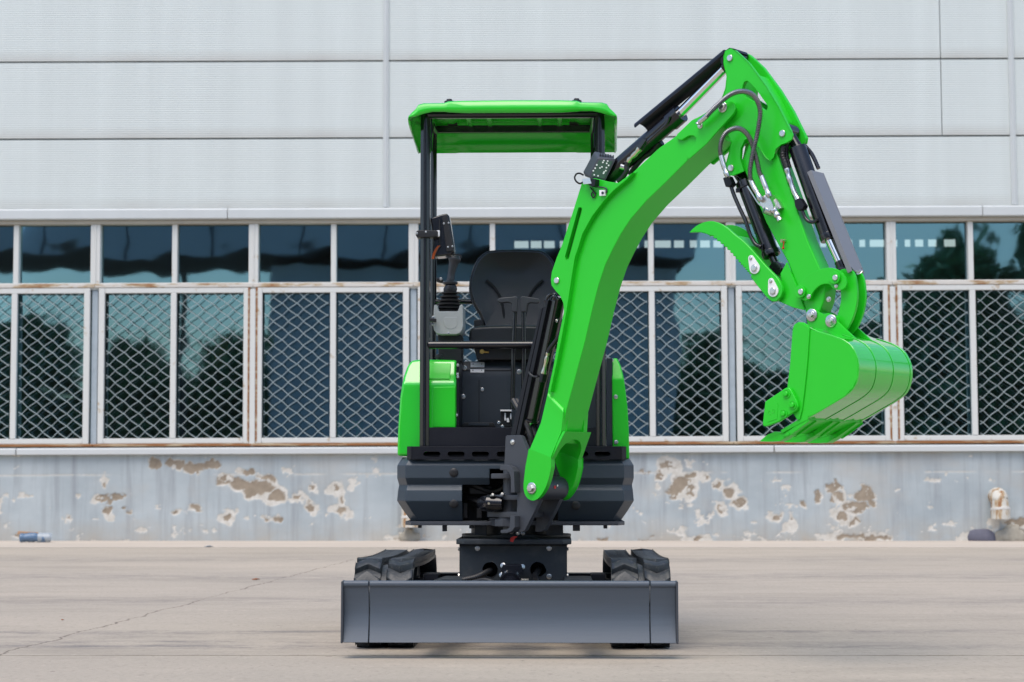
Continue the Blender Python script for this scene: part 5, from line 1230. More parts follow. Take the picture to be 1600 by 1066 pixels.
# sliding guard: half-round channel above the rod
g0, g1 = [(0.6571, 2.021), (1.066, 2.25)]; b = BM()
dr, dz = g1[0] - g0[0], g1[1] - g0[1]; gl_ = math.hypot(dr, dz); dr, dz = dr / gl_, dz / gl_; pr_, pzz = -dz, dr
for k in range(2):
    pass
secs_ = []
for (r_, z_) in (g0, g1):
    ring_o = [b.verts.new(P(r_ + pr_ * (.030 * math.sin(R(a)) - .006), z_ + pzz * (.030 * math.sin(R(a)) - .006), .044 * math.cos(R(a)))) for a in range(0, 181, 15)]
    ring_i = [b.verts.new(P(r_ + pr_ * (.026 * math.sin(R(a)) - .006), z_ + pzz * (.026 * math.sin(R(a)) - .006), .040 * math.cos(R(a)))) for a in range(0, 181, 15)]
    secs_.append(ring_o + ring_i[::-1])
nn = len(secs_[0])
for i in range(nn): b.faces.new((secs_[0][i], secs_[0][(i + 1) % nn], secs_[1][(i + 1) % nn], secs_[1][i]))
b.faces.new(secs_[0][::-1]); b.faces.new(secs_[1]); obj('ram_guard', b, 'black_paint', arm_ram)
b = BM(); plate(b, [(1.051, 2.242), (1.069, 2.257), (1.094, 2.268), (1.122, 2.258), (1.131, 2.246), (1.105, 2.244), (1.079, 2.219), (1.065, 2.201), (1.054, 2.213)], -.040, .040); obj('guard_cap', b, 'black_paint', arm_ram, bevel=.004)
b = BM(); add_tube(b, catmull([P(x, z, -.045) for x, z in [(0.719, 1.953), (0.7612, 1.98), (0.8061, 2.01), (0.8181, 2.025), (0.8241, 2.039)]], 4), .006, 8); obj('pipe', b, 'black_gloss', arm_ram)
b = BM(); plate(b, [(0.6761, 1.941), (0.7065, 1.97), (0.7215, 1.958), (0.6881, 1.922)], -.055, -.03); obj('port_block', b, 'black_gloss', arm_ram, bevel=.003)
b = BM(); fp = [P(x, z, -.045) for x, z in [(0.6857, 1.932), (0.6704, 1.918), (0.6521, 1.905), (0.6368, 1.895), (0.6276, 1.883)]]; add_tube(b, catmull(fp, 3), .008, 10, rf=lambda i: (.0115, .0125, .0115, .009, .0105, .0105, .0105, .008, .0075, .010, .010, .009, .008)[i]); obj('fitting', b, 'zinc_yellow', arm_ram)
hose([P(x, z, -.045) for x, z in [(0.6276, 1.883), (0.6214, 1.869), (0.6213, 1.851), (0.6059, 1.83), (0.5812, 1.812)]], .010, 'black_plastic', arm_ram)
b = BM(); (k0, k1), = [(0.5944, 1.871)]; add_cyl(b, P(k0, k1, -.05), P(k0 + .025, k1 - .01, -.03), .011, n=14); obj('grease_nipple', b, 'zinc', arm_ram)
hose([P(x, z, .01) for x, z in [(0.7375, 1.953), (0.701, 1.922), (0.6614, 1.904), (0.6215, 1.871), (0.5968, 1.845)]], .010, 'black_plastic', arm_ram)
b = BM(); add_cyl(b, P(*[(0.7062, 1.936)][0], .02), P(*[(0.7425, 1.959)][0], .02), .016, n=14); obj('fitting', b, 'black_paint', arm_ram, bevel=.003)
# work light on the boom shoulder
YL = -.98
b = BM()
fo = [(0.2999, 1.837), (0.3351, 1.906), (0.3413, 1.909), (0.4024, 1.904), (0.4048, 1.898), (0.3672, 1.822), (0.3609, 1.817), (0.3037, 1.83)]
bo = [(0.28, 1.865), (0.3219, 1.943), (0.3282, 1.946), (0.3887, 1.932), (0.3963, 1.926), (0.3531, 1.842), (0.343, 1.834), (0.2875, 1.847)]
A_ = [b.verts.new((x, YL, z)) for x, z in fo]; B2 = [b.verts.new((x, YL + .07, z)) for x, z in bo]
b.faces.new(A_); b.faces.new(B2[::-1])
for i in range(len(A_)): b.faces.new((A_[i], B2[i], B2[(i + 1) % len(A_)], A_[(i + 1) % len(A_)]))
lamp = obj('work_light', b, 'bracket_grey', boom, bevel=.003)
b = BM(); fplate(b, [(0.3112, 1.841), (0.3413, 1.899), (0.3948, 1.895), (0.3622, 1.826), (0.3161, 1.833)], YL - .003, YL + .001); lens = obj('lens', b, 'led_lens', lamp, bevel=.001)
for x, z in [(0.3599, 1.897), (0.3748, 1.895), (0.3561, 1.89), (0.3324, 1.88), (0.3785, 1.878), (0.3261, 1.867), (0.3448, 1.868), (0.3523, 1.872), (0.3697, 1.869), (0.3186, 1.857), (0.3672, 1.857), (0.3223, 1.841), (0.3372, 1.837), (0.3584, 1.847), (0.3609, 1.852), (0.371, 1.886)]:
    b = BM(); add_cyl(b, (x, YL - .003, z), (x, YL - .0055, z), .0032, n=10); obj('led', b, 'led', lens)
b = BM()
for k in range(6): fx0, fz0 = [(0.357, 1.928)][0]; add_box(b, fx0 + k * .010 - .012, fx0 + k * .010 - .007, YL + .02, YL + .07, fz0 - .004 - k * .0018, fz0 + .004 - k * .0018)
obj('cooling_fin', b, 'bracket_grey', lamp)
b = BM(); plate(b, [(0.4651, 1.824), (0.5026, 1.825), (0.5118, 1.802), (0.4713, 1.803)], -.125, -.095); lb = obj('bracket', b, 'zinc', lamp, bevel=.001)
b = BM(); plate(b, [(0.4908, 1.826), (0.5281, 1.819), (0.5249, 1.792), (0.5093, 1.79), (0.4907, 1.803)], -.122, -.0945); obj('bracket_foot', b, 'black_paint', lamp, bevel=.002)
b = BM(); plate(b, [(0.5337, 1.777), (0.5599, 1.775), (0.5598, 1.753), (0.5351, 1.754)], -.106, -.0945); tg = obj('tie_block', b, 'white_metal', lamp, bevel=.001)
b = BM(); (k0, k1), = [(0.552, 1.764)]; add_cyl(b, P(k0, k1, -.106), P(k0, k1, -.109), .0055, n=12); obj('screw', b, 'panel_grey', tg)
b = BM(); add_tube(b, catmull([P(x, z, -.099) for x, z in [(0.5036, 1.806), (0.5222, 1.792), (0.5469, 1.787), (0.5654, 1.778), (0.5622, 1.763)]], 4), .003, 6); obj('cable', b, 'panel_grey', lamp)
hose([(x, YL + .02, z) for x, z in [(0.2815, 1.818), (0.2664, 1.811), (0.2515, 1.821), (0.2465, 1.836), (0.254, 1.849), (0.2666, 1.851), (0.2815, 1.844)]], .0035, 'black_plastic', lamp, n=6)
hose([P(x, z, -.10) for x, z in [(0.4856, 1.793), (0.5011, 1.776), (0.5104, 1.76), (0.501, 1.751), (0.4917, 1.764), (0.5011, 1.774), (0.5135, 1.765)]], .0028, 'black_plastic', lamp, n=6)

# ---------------------------------------------------------------- arm (dipper)
HA = .040
b = BM(); arm_poly = [(1.164, 1.872), (1.204, 1.963), (1.272, 1.931), (1.296, 1.845), (1.353, 1.698), (1.415, 1.524), (1.469, 1.409), (1.492, 1.348), (1.483, 1.293), (1.453, 1.226), (1.422, 1.221), (1.404, 1.27), (1.37, 1.356), (1.334, 1.447), (1.246, 1.595), (1.171, 1.763), (1.141, 1.826)]
plate(b, arm_poly, -HA, HA); arm = obj('arm', b, 'green', exc, bevel=.006, seg=3)
head = [(1.079, 2.234), (1.087, 2.251), (1.11, 2.257), (1.13, 2.25), (1.144, 2.237), (1.191, 2.192), (1.262, 2.098), (1.315, 2.014), (1.361, 1.925), (1.369, 1.905), (1.365, 1.889), (1.349, 1.878), (1.324, 1.873), (1.302, 1.859), (1.288, 1.832), (1.275, 1.822), (1.258, 1.831), (1.229, 1.874), (1.207, 1.905), (1.19, 1.917), (1.168, 1.907), (1.151, 1.878), (1.148, 1.843), (1.159, 1.794), (1.114, 1.78), (1.094, 1.786), (1.085, 1.804), (1.086, 1.83), (1.098, 1.865), (1.109, 1.907), (1.093, 1.95), (1.062, 1.992), (1.048, 2.02), (1.063, 2.062), (1.086, 2.112), (1.092, 2.155), (1.079, 2.205)]
hole = smooth2([(1.168, 2.125), (1.182, 2.126), (1.215, 2.093), (1.247, 2.05), (1.266, 2.022), (1.263, 2.01), (1.25, 2.011), (1.214, 2.043), (1.167, 2.073), (1.158, 2.091), (1.162, 2.114), (1.168, 2.125)], 2)[:-1]
for sgn in (-1, 1):
    b = BM(); plate(b, head, sgn * .055, sgn * .0405, holes=[hole]); obj('head_plate', b, 'green', arm, bevel=.003)
# webs closing the head between the two plates
b = BM()
plate(b, [(1.2, 2.154), (1.214, 2.147), (1.268, 2.063), (1.314, 1.972), (1.313, 1.953), (1.3, 1.964), (1.254, 2.051)], -.0403, .0403)
plate(b, [(1.074, 1.935), (1.122, 1.937), (1.192, 1.929), (1.192, 1.898), (1.122, 1.899), (1.074, 1.919)], -.0403, .0403)
obj('head_web', b, 'green', arm, bevel=.002)
b = BM(); r0 = [(1.172, 1.909), (1.192, 1.923), (1.216, 1.918), (1.246, 1.877), (1.262, 1.847), (1.275, 1.793), (1.264, 1.794), (1.24, 1.847), (1.213, 1.89), (1.194, 1.902), (1.175, 1.887)]
plate(b, r0, -.058, -.0405); b.free()
pin(P(*[(1.107, 2.223)][0], -.0555), NW, .0125, arm)
pin(P(*[(1.33, 1.913)][0], -.0555), NW, .0125, arm)
pin(P(*[(1.107, 1.809)][0], -.0555), NW, .0125, arm)
# bucket ram on the front of the arm
(a0, a1), (b0, b1), (c0, c1), (d0, d1), (e0, e1) = [(1.319, 1.929), (1.358, 1.865), (1.484, 1.527), (1.542, 1.407), (1.552, 1.384)]
b = BM(); add_cyl(b, P(b0, b1), P(c0, c1), .0325, n=28); ul = math.hypot(c0 - b0, c1 - b1); ux, uz = (c0 - b0) / ul, (c1 - b1) / ul
add_cyl(b, P(c0 - ux * .012, c1 - uz * .012), P(c0 + ux * .012, c1 + uz * .012), .034, n=28)
add_cyl(b, P(a0, a1, -.035), P(a0, a1, .035), .030, n=20); add_cyl(b, P(a0, a1), P(b0, b1), .02, n=16)
bram = obj('bucket_ram', b, 'black_gloss', arm, bevel=.003)
b = BM(); add_cyl(b, P(c0, c1), P(d0, d1), .0185, n=22); obj('rod', b, 'chrome', bram)
b = BM(); add_cyl(b, P(d0 - ux * .03, d1 - uz * .03), P(e0, e1), .024, n=20); add_cyl(b, P(e0, e1, -.035), P(e0, e1, .035), .028, n=20); obj('rod_eye', b, 'black_gloss', bram, bevel=.003)
# its flat guard, fixed at the rod end
ga_, gb_ = [(1.44, 1.769), (1.601, 1.391)]; gr_, gz_ = gb_[0] - ga_[0], gb_[1] - ga_[1]; gl_ = math.hypot(gr_, gz_); gr_, gz_ = gr_ / gl_, gz_ / gl_; qr, qz = -gz_, gr_
ga_ = (ga_[0] - qr * .0295, ga_[1] - qz * .0295); gb_ = (gb_[0] - qr * .0295, gb_[1] - qz * .0295)
b = BM()
for s_ in (-1, 1): plate(b, [(ga_[0] + qr * .012, ga_[1] + qz * .012), (ga_[0] + qr * .03, ga_[1] + qz * .03), (gb_[0] + qr * .03, gb_[1] + qz * .03), (gb_[0] + qr * .012, gb_[1] + qz * .012)], s_ * .046, s_ * .040)
add_prism(b, [(-.0398, 0), (.0398, 0), (.0398, gl_ - .02), (.02, gl_), (-.02, gl_), (-.0398, gl_ - .02)], lambda o, t: P(ga_[0] + qr * .0295 + gr_ * t, ga_[1] + qz * .0295 + gz_ * t, o), lambda o, t: P(ga_[0] + qr * .0245 + gr_ * t, ga_[1] + qz * .0245 + gz_ * t, o))
gdp = obj('ram_guard', b, 'guard_sky_sheen', bram, bevel=.002)
bolt(P(*[(1.631, 1.385)][0], -.045), (-.5, -.5, .6), .010, gdp)
b = BM(); add_tube(b, catmull([P(x, z, .03) for x, z in [(1.373, 1.874), (1.399, 1.843), (1.415, 1.813), (1.428, 1.784)]], 3), .008, 8); obj('pipe', b, 'black_gloss', bram)
hose([P(x, z, -.04) for x, z in [(1.323, 1.87), (1.32, 1.835), (1.33, 1.806), (1.337, 1.784)]], .011, 'black_plastic', bram, ring=.001, pitch=.01)
hose([P(x, z, -.02) for x, z in [(1.325, 1.878), (1.321, 1.845), (1.327, 1.816), (1.334, 1.792)]], .010, 'black_plastic', bram)
b = BM(); fp = [P(x, z, -.042) for x, z in [(1.338, 1.784), (1.342, 1.769), (1.347, 1.75), (1.355, 1.728), (1.365, 1.701), (1.376, 1.681), (1.384, 1.667)]]
add_tube(b, catmull(fp, 2), .009, 10, rf=lambda i: (.011, .012, .0095, .009, .0115, .0105, .0085, .0095, .0095, .0095, .0085, .010, .010)[i]); obj('fitting', b, 'zinc', bram)
b = BM(); plate(b, [(1.374, 1.663), (1.398, 1.67), (1.417, 1.641), (1.409, 1.627), (1.387, 1.625), (1.377, 1.642)], -.055, -.025); obj('port_block', b, 'black_paint', bram, bevel=.004)
hose([P(x, z, -.038) for x, z in [(1.397, 1.629), (1.41, 1.599), (1.425, 1.584), (1.446, 1.58), (1.46, 1.588)]], .0065, 'black_gloss', bram, name='pipe')
# spiral-guarded hoses with their crimped ends
def armhose(lst, off, parent):
    hose([P(x, z, off) for x, z in lst], .0088, 'spiral', parent, ring=.0018, pitch=.0062, n=12)
armhose([(1.04, 2.003), (1.065, 2.023), (1.102, 2.048), (1.141, 2.069), (1.178, 2.077), (1.214, 2.072), (1.244, 2.055), (1.265, 2.024), (1.273, 1.988), (1.267, 1.946), (1.258, 1.905), (1.247, 1.869), (1.236, 1.827), (1.227, 1.781), (1.228, 1.746)], -.115, boom)
armhose([(1.093, 1.847), (1.089, 1.877), (1.095, 1.907), (1.114, 1.933), (1.145, 1.945), (1.175, 1.943), (1.203, 1.923), (1.222, 1.893), (1.235, 1.858), (1.248, 1.814), (1.257, 1.775), (1.264, 1.758)], -.10, arm)
def ferrule(lst, off, parent):
    b = BM(); path = catmull([P(x, z, off) for x, z in lst], 3); n_ = len(path)
    add_tube(b, path, .009, 12, rf=lambda i: .0105 if i < n_ * .55 else (.0085 if i < n_ * .65 else (.0115 if i < n_ - 1 else .009))); obj('fitting', b, 'zinc', parent)
ferrule([(1.04, 2.005), (1.02, 1.993), (1.003, 1.983), (1, 1.976)], -.112, boom)
ferrule([(1.093, 1.85), (1.101, 1.823), (1.111, 1.795), (1.123, 1.768)], -.10, arm)
ferrule([(1.222, 1.75), (1.236, 1.72), (1.253, 1.693), (1.266, 1.666)], -.105, arm)
ferrule([(1.261, 1.762), (1.274, 1.732), (1.287, 1.702), (1.298, 1.678)], -.095, arm)
b = BM(); plate(b, [(1.266, 1.683), (1.286, 1.693), (1.307, 1.656), (1.315, 1.634), (1.293, 1.625), (1.266, 1.639), (1.252, 1.659)], -.095, -.041); mb = obj('valve_block', b, 'zinc', arm, bevel=.003)
b = BM(); fp = [P(x, z, -.08) for x, z in [(1.299, 1.638), (1.312, 1.622), (1.32, 1.608), (1.331, 1.59)]]; add_tube(b, catmull(fp, 3), .012, 12, rf=lambda i: (.015, .015, .016, .012, .011, .014, .014, .009, .011, .011)[i]); obj('coupler', b, 'zinc', mb)
b = BM(); add_tube(b, catmull([P(x, z, -.085) for x, z in [(1.196, 1.729), (1.218, 1.696), (1.245, 1.658), (1.261, 1.65)]], 4), .003, 8); obj('pipe', b, 'zinc', mb)
b = BM(); plate(b, [(1.294, 1.674), (1.305, 1.676), (1.324, 1.641), (1.315, 1.637)], -.06, -.041); add_cyl(b, P(*[(1.275, 1.632)][0], -.10), P(*[(1.294, 1.621)][0], -.07), .012, n=12); obj('clamp', b, 'zinc', mb, bevel=.001)
b = BM(); (k0, k1), = [(1.325, 1.522)]; add_cyl(b, P(k0, k1, -.040), P(k0 - .006, k1 - .002, -.055), .007, n=10); gn = obj('grease_nipple', b, 'zinc_yellow', arm)
b = BM(); add_tube(b, [P(*[(1.328, 1.519)][0], -.052), P(*[(1.326, 1.498)][0], -.052)], .002, 6); lathe(b, [(.001, -.004), (.005, -.001), (.005, .002), (.001, .005)], Matrix.Translation(P(*[(1.325, 1.493)][0], -.052)), 10); obj('dust_cap', b, 'red_mark', gn)

# ---------------------------------------------------------------- thumb
up = smooth2([(0.9298, 1.581), (0.9573, 1.601), (0.9947, 1.614), (1.035, 1.615), (1.074, 1.601), (1.107, 1.579), (1.135, 1.555), (1.179, 1.522), (1.231, 1.468), (1.271, 1.425), (1.314, 1.383), (1.332, 1.351)], 2)
rnd = [(1.335, 1.333), (1.327, 1.315), (1.308, 1.299), (1.289, 1.299), (1.267, 1.316), (1.222, 1.368), (1.2, 1.394)]
# saw-toothed inner edge
ta, tb_, tcz, tdz = [(1.2, 1.398), (1.156, 1.443), (1.098, 1.504), (1.023, 1.563)]
saw = []
cur = smooth2([ta, tb_, tcz, tdz], 5)
for i, (x, z) in enumerate(cur):
    nxt = cur[min(i + 1, len(cur) - 1)]; saw.append((x, z)); tx_, tz_ = nxt[0] - x, nxt[1] - z; l_ = math.hypot(tx_, tz_) or 1
    saw.append((x + tx_ * .25 + tz_ / l_ * .007, z + tz_ * .25 - tx_ / l_ * .007))
low_c = [(1.003, 1.571), (0.9801, 1.578), (0.9514, 1.58)]
tpoly = up + rnd + saw[:-1] + low_c
b = BM(); plate(b, tpoly, -.075, -.059); thumb = obj('thumb', b, 'green', exc, bevel=.002, seg=1)
b = BM(); plate(b, tpoly, .059, .075); obj('thumb_plate', b, 'green', thumb, bevel=.002, seg=1)
b = BM()
for lst in ([(1.128, 1.556), (1.15, 1.547), (1.178, 1.514), (1.164, 1.522)], [(1.066, 1.551), (1.083, 1.552), (1.117, 1.518), (1.103, 1.515)], [(1.302, 1.373), (1.318, 1.365), (1.317, 1.344), (1.302, 1.359)]): plate(b, lst, -.0585, .0585)
add_cyl(b, P(*[(1.295, 1.34)][0], -.0585), P(*[(1.295, 1.34)][0], .0585), .026, n=20); add_cyl(b, P(*[(1.217, 1.429)][0], -.0585), P(*[(1.217, 1.429)][0], .0585), .014, n=16)
obj('cross_piece', b, 'green', thumb, bevel=.003)
for (q0_, q1_), (w0, w1) in zip([(1.22, 1.426), (1.298, 1.337)], [(1.205, 1.463), (1.289, 1.373)]):
    ang = math.degrees(math.atan2(w1 - q1_, w0 - q0_)); b = BM()
    plate(b, arc(q0_, q1_, .0215, ang + 75, ang + 285, 12) + arc(w0, w1, .0115, ang - 75, ang + 75, 8), -.081, -.0755); rp_ = obj('retainer', b, 'white_metal', thumb, bevel=.0015)
    pin(P(q0_, q1_, -.0812), NW, .0125, rp_); bolt(P(w0, w1, -.0812), NW, .0058, rp_)
# bracket that carries it on the arm
b = BM(); brk = [(1.337, 1.442), (1.384, 1.341), (1.409, 1.263), (1.362, 1.275), (1.314, 1.296), (1.268, 1.315), (1.258, 1.342), (1.274, 1.362), (1.298, 1.358), (1.315, 1.373), (1.31, 1.401)]
plate(b, brk, -.05, -.041); plate(b, brk, .041, .05); plate(b, [(1.312, 1.408), (1.334, 1.409), (1.342, 1.381), (1.325, 1.37)], -.0405, .0405); obj('thumb_bracket', b, 'green', arm, bevel=.003)
# thumb ram
(a0, a1), (b0, b1), (c0, c1), (d0, d1) = [(1.093, 1.815), (1.129, 1.763), (1.245, 1.476), (1.269, 1.427)]
b = BM(); add_cyl(b, P(b0, b1), P(c0, c1), .031, n=26); ul = math.hypot(c0 - b0, c1 - b1); ux, uz = (c0 - b0) / ul, (c1 - b1) / ul
add_cyl(b, P(c0 - ux * .02, c1 - uz * .02), P(c0, c1), .035, n=26); add_cyl(b, P(b0, b1), P(b0 + ux * .03, b1 + uz * .03), .035, n=26)
add_cyl(b, P(a0, a1, -.036), P(a0, a1, .036), .026, n=20); add_cyl(b, P(a0, a1), P(b0, b1), .022, n=16)
tram = obj('thumb_ram', b, 'black_gloss', thumb, bevel=.003)
b = BM(); add_cyl(b, P(c0, c1), P(d0, d1), .014, n=18); add_cyl(b, P(d0, d1, -.018), P(d0, d1, .018), .026, n=24); obj('rod_eye', b, 'black_gloss', tram, bevel=.003)
b = BM(); plate(b, [(1.073, 1.775), (1.099, 1.781), (1.115, 1.749), (1.104, 1.738), (1.085, 1.74)], -.062, -.03); obj('port_block', b, 'black_paint', tram, bevel=.004)
hose([P(x, z, -.045) for x, z in [(1.099, 1.744), (1.112, 1.709), (1.137, 1.656), (1.161, 1.609), (1.18, 1.557), (1.202, 1.52), (1.227, 1.506)]], .0075, 'black_gloss', tram, name='pipe')
b = BM(); add_box(b, -.008, .008, -.008, .008, -.008, .008, Matrix.Translation(P(*[(1.123, 1.726)][0], -.036))); add_box(b, -.008, .008, -.008, .008, -.01, .01, Matrix.Translation(P(*[(1.22, 1.508)][0], -.036))); obj('pipe_clip', b, 'black_gloss', tram, bevel=.002)

# ---------------------------------------------------------------- bucket linkage
lk = smooth2([(1.391, 1.35), (1.412, 1.372), (1.444, 1.393), (1.481, 1.404), (1.525, 1.407), (1.564, 1.393), (1.586, 1.367), (1.589, 1.339), (1.573, 1.325), (1.55, 1.326)], 3)
lk2 = smooth2([(1.532, 1.334), (1.522, 1.347), (1.501, 1.35), (1.475, 1.342), (1.454, 1.323), (1.443, 1.303), (1.422, 1.295), (1.398, 1.306), (1.388, 1.327)], 3)
for sgn in (-1, 1):
    b = BM(); plate(b, lk + lk2, sgn * .066, sgn * .054); sl_ = obj('side_link', b, 'green', arm, bevel=.003)
    if sgn < 0:
        b = BM(); add_cyl(b, P(*[(1.407, 1.327)][0], -.067), P(*[(1.407, 1.327)][0], -.078), .022, n=22); obj('boss', b, 'green', sl_, bevel=.003); b = BM(); add_cyl(b, P(*[(1.548, 1.368)][0], -.067), P(*[(1.548, 1.368)][0], -.078), .022, n=22); obj('boss', b, 'green', sl_, bevel=.003)
        pin(P(*[(1.413, 1.327)][0], -.0785), NW, .0105, sl_); pin(P(*[(1.554, 1.368)][0], -.0785), NW, .0105, sl_)
        bolt(P(*[(1.438, 1.309)][0], -.067), NW, .007, sl_); bolt(P(*[(1.55, 1.339)][0], -.067), NW, .006, sl_); bolt(P(*[(1.498, 1.298)][0], -.03), NW, .008, sl_)
bl_o = smooth2([(1.539, 1.396), (1.565, 1.403), (1.593, 1.396), (1.608, 1.373), (1.615, 1.331), (1.614, 1.286), (1.601, 1.237), (1.58, 1.197), (1.559, 1.175)], 4)
bl_i = smooth2([(1.536, 1.185), (1.531, 1.222), (1.542, 1.258), (1.55, 1.294), (1.548, 1.331), (1.536, 1.355)], 3)
bl2_o = smooth2([(1.533, 1.4), (1.559, 1.407), (1.587, 1.398), (1.605, 1.369), (1.613, 1.325), (1.608, 1.28), (1.59, 1.23), (1.566, 1.195), (1.545, 1.18)], 4)
for sgn in (-1, 1):
    b = BM(); plate(b, bl_o + bl_i, sgn * .036, sgn * .022); obj('bucket_link', b, 'green', arm, bevel=.003)
b = BM(); plate(b, [(1.54, 1.27), (1.581, 1.258), (1.571, 1.222), (1.534, 1.22)], -.022, .022); add_cyl(b, P(*[(1.528, 1.374)][0], -.05), P(*[(1.528, 1.374)][0], .05), .024, n=20); obj('link_web', b, 'green', arm, bevel=.003)

# ---------------------------------------------------------------- bucket
HBK = .195
side = [(1.468, 0.8623), (1.429, 0.908), (1.422, 0.978), (1.434, 1.059), (1.446, 1.182), (1.454, 1.2), (1.469, 1.207), (1.49, 1.205), (1.508, 1.194), (1.515, 1.179), (1.554, 1.168), (1.597, 1.155), (1.649, 1.134), (1.679, 1.111), (1.698, 1.079), (1.705, 1.046), (1.702, 1.004), (1.684, 0.9697), (1.651, 0.9421), (1.601, 0.917), (1.527, 0.8811)]
for sgn in (-1, 1):
    b = BM(); plate(b, side, sgn * HBK, sgn * (HBK - .012))
    if sgn < 0: bucket = obj('bucket', b, 'green', exc, bevel=.003)
    else: obj('side_plate', b, 'green', bucket, bevel=.003)
    b = BM(); plate(b, [(1.519, 1.181), (1.51, 1.078), (1.499, 0.9889), (1.485, 0.8999), (1.474, 0.8643), (1.464, 0.8645), (1.438, 0.901), (1.426, 0.9778), (1.438, 1.058), (1.45, 1.182), (1.456, 1.198), (1.47, 1.205), (1.491, 1.202), (1.508, 1.191)], sgn * (HBK + .006), sgn * (HBK + .0003)); obj('edge_strip', b, 'green', bucket, bevel=.003)
back = smooth2([(1.513, 1.188), (1.554, 1.17), (1.597, 1.157), (1.649, 1.137), (1.681, 1.113), (1.701, 1.079), (1.708, 1.046), (1.704, 1.004), (1.687, 0.9674), (1.651, 0.9399), (1.601, 0.9148), (1.527, 0.8788), (1.462, 0.8512), (1.394, 0.8255)], 4)
b = BM()
ins = []
for i, (x, z) in enumerate(back):
    p_, n_ = back[max(0, i - 1)], back[min(len(back) - 1, i + 1)]; tx_, tz_ = n_[0] - p_[0], n_[1] - p_[1]; l_ = math.hypot(tx_, tz_); ins.append((x - tz_ / l_ * -.010 * -1 * -1, z + tx_ / l_ * -.010))
cen = (sum(p[0] for p in back) / len(back), sum(p[1] for p in back) / len(back))
ins = [(x + (cen[0] - x) * .045, z + (cen[1] - z) * .045) for x, z in back]
plate(b, back + ins[::-1], -HBK + .0005, HBK - .0005); obj('bucket_shell', b, 'green_gloss', bucket, bevel=.0015, seg=1, angle=60)
outw = [(x - (cen[0] - x) * .022, z - (cen[1] - z) * .022) for x, z in back]
for o_c in (-.070, .055, .180):
    b = BM(); i0 = 6; plate(b, outw[i0:-4] + back[i0:-4][::-1], o_c - .007, o_c + .007); obj('wear_strip', b, 'green_gloss', bucket, bevel=.002, seg=1, angle=60)
b = BM(); plate(b, [(1.392, 0.8289), (1.468, 0.8667), (1.504, 0.8771), (1.504, 0.8637), (1.472, 0.851), (1.399, 0.8187)], -HBK, HBK); lip = obj('lip_plate', b, 'green', bucket, bevel=.002)
toothp = [(1.294, 0.7914), (1.334, 0.8146), (1.363, 0.8255), (1.392, 0.8227), (1.421, 0.8368), (1.455, 0.8598), (1.489, 0.8714), (1.504, 0.8621), (1.457, 0.8339), (1.41, 0.8032), (1.384, 0.7912), (1.339, 0.7896)]
for o_c in (-.165, .0, .165):
    b = BM(); A_ = []
    for o_, s_ in ((o_c - .023, 1), (o_c + .023, 1)): A_.append([b.verts.new(P(x, z, o_c + (o_ - o_c) * (.62 if i in (0,) else 1))) for i, (x, z) in enumerate(toothp)])
    b.faces.new(A_[0][::-1]); b.faces.new(A_[1])
    for i in range(len(toothp)): b.faces.new((A_[0][i], A_[0][(i + 1) % len(toothp)], A_[1][(i + 1) % len(toothp)], A_[1][i]))
    th = obj('tooth', b, 'green', bucket, bevel=.003)
    b = BM(); plate(b, [(1.4, 0.8102), (1.458, 0.8474), (1.494, 0.8668), (1.509, 0.8598), (1.462, 0.8293), (1.421, 0.8053)], o_c - .028, o_c - .0235); plate(b, [(1.4, 0.8102), (1.458, 0.8474), (1.494, 0.8668), (1.509, 0.8598), (1.462, 0.8293), (1.421, 0.8053)], o_c + .0235, o_c + .028); obj('tooth_adapter', b, 'green', th, bevel=.002)
    b = BM(); (k0, k1), = [(1.426, 0.8165)]; add_cyl(b, P(k0 - .004, k1, o_c - .031), P(k0 - .004, k1, o_c + .031), .007, n=10); obj('tooth_pin', b, 'green', th)
cut = [(1.43, 0.9772), (1.344, 0.9301), (1.333, 0.8557), (1.334, 0.8455), (1.345, 0.8419), (1.401, 0.8588), (1.472, 0.8975), (1.477, 0.9086), (1.474, 0.9266), (1.451, 0.9676), (1.442, 0.9768)]
for sgn in (-1, 1):
    b = BM(); plate(b, cut, sgn * (HBK + .022), sgn * (HBK + .0065)); sc2 = obj('side_cutter', b, 'green', bucket, bevel=.004, seg=3)
    if sgn < 0:
        b = BM(); plate(b, [(1.364, 0.9158), (1.385, 0.9276), (1.396, 0.9251), (1.398, 0.9149), (1.393, 0.8678), (1.353, 0.8574), (1.356, 0.8911)], -.2185, -.2165); obj('relief', b, 'green', sc2, bevel=.0008)
        for x, z in [(1.433, 0.9554), (1.458, 0.9156), (1.421, 0.8862)]:
            b = BM(); Mx = Matrix.Translation(P(x, z, -.2172)) @ NW.to_track_quat('Z', 'Y').to_matrix().to_4x4()
            lathe(b, [(.0155, 0), (.0155, .003), (.0125, .003), (.0125, .0015), (.0085, .0015), (.0085, .009), (.007, .0105), (.002, .0108)], Mx, 20); obj('bolt_head', b, 'green', sc2)
        b = BM()      # cast letters C O
        for (x, z), full in zip([(1.364, 0.8909), (1.379, 0.8962)], (False, True)):
            a0_, a1_ = (50, 310) if not full else (0, 360)
            add_tube(b, [P(x + .0055 * math.cos(R(a)), z + .0065 * math.sin(R(a)), -.2187) for a in range(a0_, a1_ + 1, 20)], .0011, 5)
        obj('cast_lettering', b, 'green', sc2)
